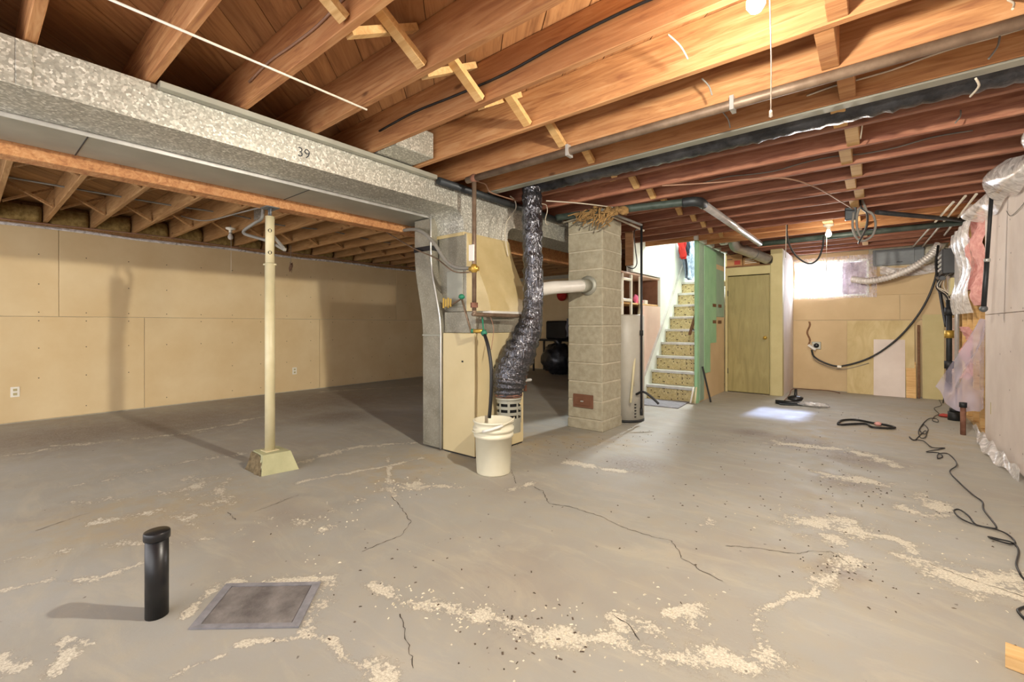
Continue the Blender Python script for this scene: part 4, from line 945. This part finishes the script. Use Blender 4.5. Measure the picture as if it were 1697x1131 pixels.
tag(put('wood_offcut', MB().beam(P(1666, 1085, z=.022), (P(1666, 1085, z=.022)[0]+.5, P(1666, 1085, z=.022)[1]-.08, .022), .09, .04), 'pale_wood'), 'end of a pale lumber piece lying in the lower right corner', 'lumber')
# extension cord
cp = [(1556,663),(1560,672),(1548,677),(1556,686),(1549,690),(1545,697),(1554,700),(1553,695),(1540,694),(1530,702),(1524,712),(1532,720),(1538,712),(1530,704),(1522,715),(1526,726),(1534,724),(1534,714),(1524,722),(1515,730),(1507,724),(1512,729),(1530,731),(1545,742),(1566,743),(1535,749),(1555,751),(1562,757),(1554,760),(1555,753),(1570,752),(1582,762),(1585,772),(1574,782),(1590,800),(1612,820),(1628,832),(1630,845),(1651,873),(1640,875),(1610,868),(1590,858),(1581,847),(1590,845),(1605,855),(1618,870),(1645,876),(1668,885),(1682,898),(1675,902),(1655,897),(1638,890),(1655,894),(1678,900),(1688,913),(1684,935),(1690,950),(1697,960),(1740,1000)]
wire('extension_cord', 'thin dark extension cord snaking along the floor by the right wall', 'cord', [FL(u, v, .006+.004*(i % 3)) for i, (u, v) in enumerate(cp)], .0042, 'black_rubber', k=5, n=6)
wire('cord_end', 'dark cord loop at the right edge of the floor', 'cord', [FL(1740, 1000, .006), FL(1693, 1008, .006), FL(1692, 1020, .006), FL(1740, 1060, .006)], .005, 'black_rubber')
# black items on the far floor
c = FL(1318, 668)
t = thing('vacuum_head', 'black broken floor tool with upright stub lying near the closet', 'tool', (c[0], c[1], 0))
a, b = Vector(FL(1285, 666, .03)), Vector(FL(1368, 671, .03))
put('bar', MB().tube([a, a.lerp(b, .5)+Vector((0, 0, -.005)), b], [.028, .022, .014], 10), 'black_plastic', t)
put('swivel', MB().blob((c[0], c[1]+.02, .06), (.10, .07, .045), 14, 8, .1), 'black_plastic', t)
put('neck', MB().tube([(c[0]-.0, c[1]+.02, .07), (c[0]+.0, c[1]+.06, .19)], [.022, .018], 10), 'black_plastic', t)
put('metal_plate', MB().beam(FL(1290, 669, .012), FL(1340, 671, .012), .16, .01), 'dark_metal', t)
c2 = FL(1350, 671, .03); tag(put('plastic_bag', MB().blob((c2[0], c2[1], .028), (.16, .1, .03), 16, 8, .35, 5), 'milky_film'), 'small crumpled clear plastic bag beside the black floor tool', 'bag')
c3 = [FL(*a, .015) for a in ((1389,702),(1395,697),(1418,696),(1445,701),(1470,705),(1483,709),(1470,710),(1445,708),(1436,703),(1415,703),(1395,704),(1388,703))]
t = thing('black_hose_coil', 'flattened coil of thick black cable on the far floor', 'cable', FL(1436, 703))
put('coil', MB().tube(smooth(c3), .012, 8), 'black_rubber', t)
put('red_clip', MB().blob(FL(1455, 703, .02), (.03, .03, .02), 8, 6, .3), 'pink_wool', t)
wire('thin_wire', 'thin brown wire curling from the closet corner onto the floor', 'wire', [FL(1300, 664, .01), FL(1308, 655, .05), FL(1315, 645, .04), FL(1345, 646, .01), FL(1375, 648, .008), FL(1392, 652, .008)], .006, 'rusty')
# dark things at the far left behind the chimney
bgx = FL(912, 622)
rg = random.Random(9)
t = thing('garbage_bag', 'full black garbage bag on the floor in the dark far corner', 'bag', (bgx[0], bgx[1]+.3, 0))
put('bag', MB().blob((bgx[0], bgx[1]+.3, .34), (.38, .34, .36), 26, 16, .10, 4), 'foil_black', t)
put('bag_neck', MB().blob((bgx[0], bgx[1]+.3, .72), (.08, .08, .09), 12, 7, .3, 6), 'foil_black', t)
t = thing('garbage_bag', 'smaller black garbage bag beside the black folding table', 'bag', (bgx[0]+.8, bgx[1]+.1, 0))
put('bag', MB().blob((bgx[0]+.8, bgx[1]+.1, .3), (.36, .3, .32), 24, 14, .12, 14), 'foil_black', t)
ty = bgx[1]+.72
t = thing('storage_table', 'dark table standing behind the black garbage bags', 'table', (bgx[0]+.1, ty, 0))
put('tabletop', MB().bbox(bgx[0]-.9, bgx[0]+1.2, ty-.28, ty+.28, .74, .78), 'black_plastic', t)
for dx in (-.85, 1.1):
    for dy in (-.24, .2): put('leg', MB().bbox(bgx[0]+dx, bgx[0]+dx+.04, ty+dy, ty+dy+.04, 0, .739), 'black_iron', t)
tag(put('guitar_case', MB().bbox(bgx[0]-.55, bgx[0]+.05, ty-.12, ty+.15, .781, 1.22, .03), 'black_plastic'), 'black hard case with a pale mark standing on the dark table', 'case')
tag(put('dark_crate', MB().bbox(bgx[0]+.18, bgx[0]+.85, ty-.2, ty+.15, .781, 1.08, .02), 'dark_cloth'), 'dark crate on the table right of the black hard case', 'crate')
tag(put('carton', MB().bbox(bgx[0]-.55, bgx[0]-.2, ty-.1, ty+.2, 0.001, .5, .01), 'cardboard'), 'brown carton under the dark table', 'box')
tag(put('grey_cloth', MB().sheet(lambda a, b: (bgx[0]+.10+.09*a+.02*math.sin(b*9), ty-.22-.02*math.sin(a*8), .85+b*.42), 6, 12), 'mat'), 'pale grey cloth strip draped between case and crate', 'cloth')
p = P(931, 490, y=9.18); tag(put('red_ball', MB().blob(p, (.13, .1, .13), 16, 10, .06), 'red_cloth'), 'red round bundle hanging on the dark back wall', 'ball')

# ---------------------------------------------------------------- right wall: services, insulation, plastic
def rp(u, v, x=XR-.02): return P(u, v, x=x)
t = thing('fuse_panel', 'open black electrical panel high on the right wall', 'electrical panel', (XR, 8.45, 1.85))
put('panel_board', MB().bbox(XR-.03, XR+.012, 8.0, 9.05, 1.45, 2.24), 'drywall_white', t)
en = put('enclosure', MB().bbox(XR-.15, XR-.031, 8.18, 8.68, 1.80, 2.13), 'black_plastic', t)
for i in range(4):
    for j in range(2): put('breaker', MB().bbox(XR-.165, XR-.151, 8.26+j*.2, 8.38+j*.2, 1.85+i*.06, 1.89+i*.06), 'tread_metal', en)
for a in range(9):
    rg = random.Random(a+20); y = 8.15+a*.07; put('service_wire', MB().tube(smooth([(XR-.09, y, 1.80), (XR-.12-rg.uniform(0, .08), y+rg.uniform(-.08, .08), 1.65), (XR-.08, y+rg.uniform(-.2, .2), 1.50), (XR-.05, 8.3+rg.uniform(-.2, .2), 1.25)]), .007, 6), 'wire_white' if a % 3 else 'black_rubber', t)
tag(put('terminal_bar', MB().tube([(XR-.16, 8.05, 1.73), (XR-.14, 8.75, 1.79)], .03, 10), 'black_plastic'), 'thick black bar under the open electrical panel', 'bar')
tag(put('junction_box', MB().bbox(XR-.10, XR-.031, 7.9, 8.12, 1.50, 1.72), 'khaki_paint'), 'beige box below the open electrical panel', 'box')
t = thing('service_cable', 'pair of thick black cables dropping down the right corner', 'cable', (XR-.12, 9.0, 1.3))
for dy in (0, .12): put('cable', MB().tube(smooth([(XR-.14, 8.95-dy, 2.26), (XR-.16, 8.85-dy, 1.95), (XR-.13, 8.65-dy, 1.5), (XR-.10, 8.4-dy, 1.1)]), .014, 8), 'black_rubber', t)
wire('water_pipe', 'grey vertical pipe on the open part of the right wall', 'pipe', [(XR-.06, 7.72, .35), (XR-.06, 7.72, 2.27)], .022, 'grey_pipe', n=12, raw=True)
t = thing('meter_pipe', 'black fittings stacked on a vertical pipe at the right wall', 'pipe', (XR-.09, 8.2, .25))
put('pipe', MB().cyl(XR-.09, 8.15, .25, 1.45, .03, 12), 'black_iron', t)
for z in (.55, .95, 1.25): put('fitting', MB().cyl(XR-.09, 8.15, z, z+.1, .048, 12), 'brass' if z == .95 else 'black_iron', t)
ww = thing('pink_insulation', 'pink fibreglass insulation bulging from the open right wall', 'insulation', (XR+.03, 6.8, 1.3))
for i, (y0, y1, z0, z1) in enumerate(((6.40, 6.72, 1.32, 2.27), (6.78, 7.10, 1.5, 2.25), (7.20, 7.5, .5, 1.1))):
    rg = random.Random(i)
    put('batt', MB().sheet(lambda a, b: (XR+.03-.07*math.sin(math.pi*a)-rg.uniform(0, .02)-.03*math.sin(b*12+i), y0+(y1-y0)*a, z0+(z1-z0)*b), 8, 26), 'pink_wool', ww)
tag(put('wall_plastic', MB().sheet(lambda a, b: (XR-.03-.05*math.sin(a*11+b*3)**2-.03*math.sin(b*9), 6.75+a*1.15, 1.25+b*1.0), 34, 20), 'milky_film'), 'milky vapor barrier sagging over the open studs', 'plastic sheet')
tag(put('pink_board', MB().bbox(XR-.002, XR+.012, 8.55, 9.2, .02, 1.22), 'pink_board'), 'pink board at the bottom of the right wall corner', 'board')
wire('dangling_cable', 'thin dark cord hanging down the far right corner', 'cord', [(XR-.06, 8.5, 1.35), (XR-.05, 8.62, .9), (XR-.06, 8.72, .45), (XR-.1, 8.7, .02)], .006, 'black_rubber')
# diamond-shaped loose sheet
A, B_, D = P(1627, 530, x=XR-.01), P(1550, 641, y=7.2), P(1597, 690, x=XR-.12)
A, B_, D, E_ = Vector(A), Vector(B_), Vector(D), Vector(P(1630, 678, x=XR-.01))
def dia(a, b):
    top = A.lerp(Vector(P(1632, 540, x=XR-.01)), a); left = A.lerp(B_, b); low = B_.lerp(D, a)
    e0 = A.lerp(B_, b); e1 = Vector(P(1632, 530, x=XR-.01)).lerp(E_, b); m = e0.lerp(e1, a)
    if b > .55: m.z -= (b-.55)*.5*math.sin(math.pi*min(1, a*1.0))*.6
    return m+Vector((-.04*math.sin(a*7+b*5)*math.sin(math.pi*a), 0, .01*math.sin(a*19)))
tag(put('loose_plastic', MB().sheet(dia, 22, 24), 'lilac_film'), 'large lilac-tinted plastic sheet pulled out from the right wall', 'plastic sheet')
fx_, fy_, _ = FL(1596, 721)
t = thing('capped_pipe', 'rusty pipe stub standing under the loose plastic sheet', 'pipe', (fx_, fy_, 0))
put('pipe', MB().cyl(fx_, fy_, 0, .30, .022, 12), 'rusty', t); put('collar', MB().cyl(fx_, fy_, .28, .33, .03, 12), 'black_iron', t)
fx2, fy2, _ = FL(1582, 697)
tag(put('black_valve', MB().cyl(fx2, fy2, .001, .10, .06, 14).cyl(fx2, fy2, .10, .14, .045, 14), 'black_iron'), 'black cylindrical valve on the floor behind the rusty pipe stub', 'valve')
tag(put('red_scrap', MB().blob((FL(1567, 692)[0], FL(1567, 692)[1], .022), (.07, .05, .02), 10, 6, .25), 'cardboard_red'), 'small red scrap on the floor beside the black valve', 'scrap')
tag(put('floor_plastic', MB().sheet(lambda a, b: (XR-.02-.07*b*math.sin(math.pi*min(1, a*1.1+.02))-.02, 4.75+a*2.0, .015+.07*(1-b)+.02*math.sin(a*30+b*4)), 40, 5), 'milky_film'), 'clear plastic edge spilling out along the foot of the right wall', 'plastic sheet')
t = thing('curtain_rod', 'chrome and black rod hanging slanted at the right wall', 'rod', rp(1630, 512))
a, b = Vector(P(1643, 327, y=5.45)), Vector(P(1630, 512, y=5.60))
put('upper_tube', MB().tube([a, a.lerp(b, .55)], .014, 10), 'black_iron', t); put('lower_tube', MB().tube([a.lerp(b, .55), b], .018, 10), 'dark_metal', t)
put('rod_end', MB().blob(tuple(b), (.028, .028, .03), 12, 7, .0), 'grey_metal', t); put('collar', MB().tube([a.lerp(b, .54), a.lerp(b, .57)], .022, 10), 'tread_metal', t)
put('hook', MB().tube([a, (a.x+.02, a.y, ZJ)], .006, 6), 'grey_metal', t)
rg = random.Random(12)
tag(put('ceiling_plastic', MB().sheet(lambda a, b: (XR-.02-.16*math.sin(b*2.6)*(.6+.4*math.sin(a*14)), 3.55+a*2.75, 2.12+b*.2+.03*math.sin(a*22+b*3)), 50, 9), 'milky_film'), 'crumpled clear plastic bunched along the top of the right wall', 'plastic sheet')
wire('wall_wire', 'thin wire curling on the upper right wall', 'wire', [rp(1668, 350, XR-.01), rp(1675, 358, XR-.01), rp(1690, 345, XR-.01), rp(1710, 320, XR-.01)], .003, 'wire_grey')

# ---------------------------------------------------------------- wires and loops
for i, ((u0, v0), (u1, v1)) in enumerate((((1580, 335), (1512, 410)), ((1600, 325), (1528, 410)), ((1618, 322), (1565, 390)))):
    lb = ('first white cable stapled under the far right joists, nearest the window', 'second white cable stapled under the far right joists', 'shortest white cable under the joists, closest to the right wall')[i]
    wire('white_cable', lb, 'cable', [P(u0, v0, z=2.318), P(u1, v1, z=2.318)], .011, 'wire_white', 'white cables under the right joists', raw=True)
y = 6.35
wire('cable_loop', 'black cable hanging in a deep loop left of the far bulb', 'cable', [P(*a, y=y) for a in ((1305,363),(1304,385),(1308,405),(1320,425),(1340,437),(1355,430),(1363,410),(1365,392))], .010, 'black_rubber')
wire('thin_string', 'white string hanging straight down left of the black cable loop', 'string', [P(1303, 363, y=YJ(14)), P(1302, 428, y=YJ(14))], .004, 'wire_white', raw=True)
wire('wire_coil', 'grey cable coiled in hanging rings right of the far bulb', 'cable', [P(*a, y=5.8) for a in ((1415,352),(1413,375),(1420,395),(1432,399),(1446,390),(1451,372),(1446,355),(1436,350),(1425,345),(1420,360),(1421,380),(1428,392),(1437,370),(1436,350),(1428,330))], .011, 'wire_grey')
wire('wire_tail', 'dark wire end dangling through the grey coil', 'cable', [P(*a, y=5.78) for a in ((1424,325),(1428,345),(1437,355),(1436,378),(1422,404))], .007, 'black_rubber')
tag(put('junction_box', MB().bbox(*(lambda p: (p[0]-.05, p[0]+.05, p[1]-.03, p[1]+.03, p[2]-.05, p[2]+.08))(P(1410, 357, y=5.85))), 'dark_metal'), 'dark metal junction box beside the grey cable coil', 'box')
tag(put('bulb_bracket', MB().bbox(*(lambda p: (p[0]-.03, p[0]+.04, p[1]-.02, p[1]+.02, p[2]-.02, p[2]+.03))(P(1338, 366, y=6.4))), 'black_iron'), 'small dark clip above the far bulb', 'clip')
wire('thin_cable', 'thin pale cable running under the joists toward the grey coil', 'cable', [P(*a, z=2.315) for a in ((905,333),(960,337),(1010,343),(1030,347))], .006, 'wire_white')
wire('thin_cable', 'pale cable drooping across the middle joists to the grey coil', 'cable', [P(*a, z=2.30) for a in ((1097,308),(1180,303),(1260,296),(1310,297),(1355,312),(1390,332),(1415,347))], .006, 'wire_pink')
wire('thermostat_wire', 'white thermostat wire looping in front of the spangled duct', 'wire', [P(*a, x=-2.70) for a in ((845,325),(853,332),(855,345),(848,356),(840,368),(837,385),(838,400),(842,425))], .005, 'wire_white')
wire('thermostat_wire', 'tan wire stub hooked right of the black insulated duct', 'wire', [P(*a, x=-2.60) for a in ((897,338),(905,340),(907,350),(904,362),(905,371),(910,372))], .005, 'wire_white')
wire('purple_wire', 'thin purple-brown wire draped on the pipe above the furnace', 'wire', [P(*a, x=-2.66) for a in ((780,296),(795,302),(805,306),(812,318),(830,325),(857,333))], .006, 'wire_pink')
wire('white_rod', 'long thin white rod fixed diagonally under the near left joists', 'rod', [P(150, -15, z=2.318), P(608, 182, z=2.318)], .0055, 'ceramic', raw=True)
# cables inside joist bays (on the near face of joists)
def bay(k, x0, x1, z0, z1, label, mat, r=.006, wav=.015):
    yf = YJ(k)-TJ/2-r-.002; n = 9
    wire('joist_cable', label, 'cable', [(x0+(x1-x0)*i/n, yf, z0+(z1-z0)*i/n+wav*math.sin(i*1.7)) for i in range(n+1)], r, mat, k=4)
bay(1, -2.6, -.4, 2.42, 2.45, 'pale cable clipped to the second near joist face', 'wire_pink')
bay(3, -2.6, .7, 2.43, 2.46, 'long dark cable clipped along the joist before the near bulb', 'black_rubber', .007)
bay(6, -.3, .8, 2.41, 2.47, 'pale cable on the joist behind the ceiling gas pipe', 'wire_white', .005, .006)
bay(9, -1.2, .5, 2.40, 2.40, 'thin grey cable on a joist beyond the wrapped duct', 'wire_grey', .005)
for i, (u, v, u2, v2) in enumerate(((1107, 57, 1140, 98), (1163, 130, 1180, 158), (1197, 185, 1210, 212), (1670, 0, 1678, 15), (1657, 60, 1638, 98), (1592, 183, 1583, 204), (1425, 178, 1426, 230))):
    a = P(u, v, z=2.40); b = P(u2, v2, z=2.31); wire('cable_stub', ('grey cable stub hanging near the pull bulb', 'grey cable stub below the bright joist', 'dark stub above the wrapped duct', 'white cable stub at the top right corner', 'grey stub near the right end of the gas pipe', 'white stub under a far right joist', 'twisted thin wire beside the ceiling blocking')[i], 'cable', [a, ((a[0]+b[0])/2+.01, (a[1]+b[1])/2, (a[2]+b[2])/2), b], .004, 'wire_grey' if i % 3 else 'wire_white')
# left side wires
def yz(i): return YJ(i)
wire('ceiling_wire', 'grey wire threaded through the left joists along the wall', 'wire', [(-5.9+.03*math.sin(i*2), -1+i*.6, 2.43-.03*math.sin(i*1.3)**2) for i in range(14)], .009, 'wire_grey', k=4)
wire('ceiling_wire', 'pinkish wire running along the top of the left wall', 'wire', [(XL+.05, -1+i*.7, 2.315+.012*math.sin(i*2.1)) for i in range(14)], .008, 'wire_pink', k=4)
wire('cable_bundle', 'bundle of grey wires drooping near the top of the steel post', 'wire', [P(*a, y=1.56) for a in ((436,345),(434,362),(422,370),(405,382),(406,388),(425,394),(445,400),(466,411),(472,414),(462,402),(452,390),(444,376))], .013, 'wire_grey')
wire('cable_bundle', 'loose wire hooked at the top plate of the steel post', 'wire', [P(*a, y=1.70) for a in ((300,358),(340,366),(400,352),(428,345),(440,345),(472,340))], .007, 'wire_grey')
wire('dark_cable', 'dark cable pair under the left joists right of the steel post', 'cable', [P(*a, y=3.3) for a in ((455,402),(490,392),(520,378),(545,368),(568,362))], .009, 'black_rubber')
rg = random.Random(33); c = P(482, 443, x=-6.9); mb = MB()
for i in range(7):
    a0 = rg.uniform(0, 6); rr_ = rg.uniform(.035, .08)
    mb.tube([(c[0]+rr_*.6*math.cos(a0+j*.7), c[1]+rr_*.5*math.cos(a0*2+j*.7), c[2]+rr_*math.sin(a0+j*.7)) for j in range(10)], .003, 5)
t = thing('wire_tangle', 'tangled ball of wire hanging in front of the left wall', 'wire', c)
o = put('tangle', mb, 'wire_pink', t); o['kind'] = 'stuff'
put('hanging_wire', MB().tube([c, (c[0], c[1], ZJ)], .004, 5), 'wire_grey', t)
p = [P(12, 262, z=ZJ+.0), P(110, 290, z=ZJ)]
tag(put('duct_boot', MB().bbox(-4.62, -3.9, YJ(0)+TJ+.03, YJ(1)+TJ-.03, ZJ-.0, ZJ+.05), 'galvanised'), 'flat galvanised duct piece between the left joists near the picture edge', 'duct')
c = P(487, 365, z=2.44); tag(put('duct_boot', MB().box(c[0]-.12, c[0]+.12, YJ(4)-TJ/2+TJ-.012, YJ(4)+TJ/2, 2.38, 2.50), 'galvanised'), 'small square metal patch on a left joist right of the post', 'metal patch')

tag(put('duct_boot', MB().bbox(-2.76, -2.50, YJ(3)+TJ/2+.02, YJ(4)-TJ/2-.02, 2.335, 2.52), 'galvanised'), 'galvanised duct boot between two near joists just above the spangled duct', 'duct')
GROUPS = {'light_bulb': 'bare ceiling bulbs', 'oval_vent': 'white vents under the joists', 'cardboard_box': 'cartons on top of the closet', 'garbage_bag': 'black garbage bags in the far corner',
          'wall_outlet': 'outlets on the left wall', 'cable_stub': 'short cable stubs under the joists', 'joist_cable': 'cables clipped along the joists', 'cream_pole': 'poles beside the water heater',
          'white_stick': 'sticks at the green post', 'duct_boot': 'small duct pieces between the joists', 'thermostat_wire': 'thin wires near the black insulated duct', 'angle_rail': 'rails around the chimney top',
          'ceiling_wire': 'wires through the left joists', 'thin_cable': 'pale cables leading to the grey coil', 'insulated_duct': 'black wrapped flexible ducts', 'drain_pipe': 'drain pipes under the ceiling'}
for o in list(SC.objects):
    b = o.name.split('.')[0]
    if o.parent is None and b in GROUPS and 'category' in o.keys(): o['group'] = GROUPS[b]
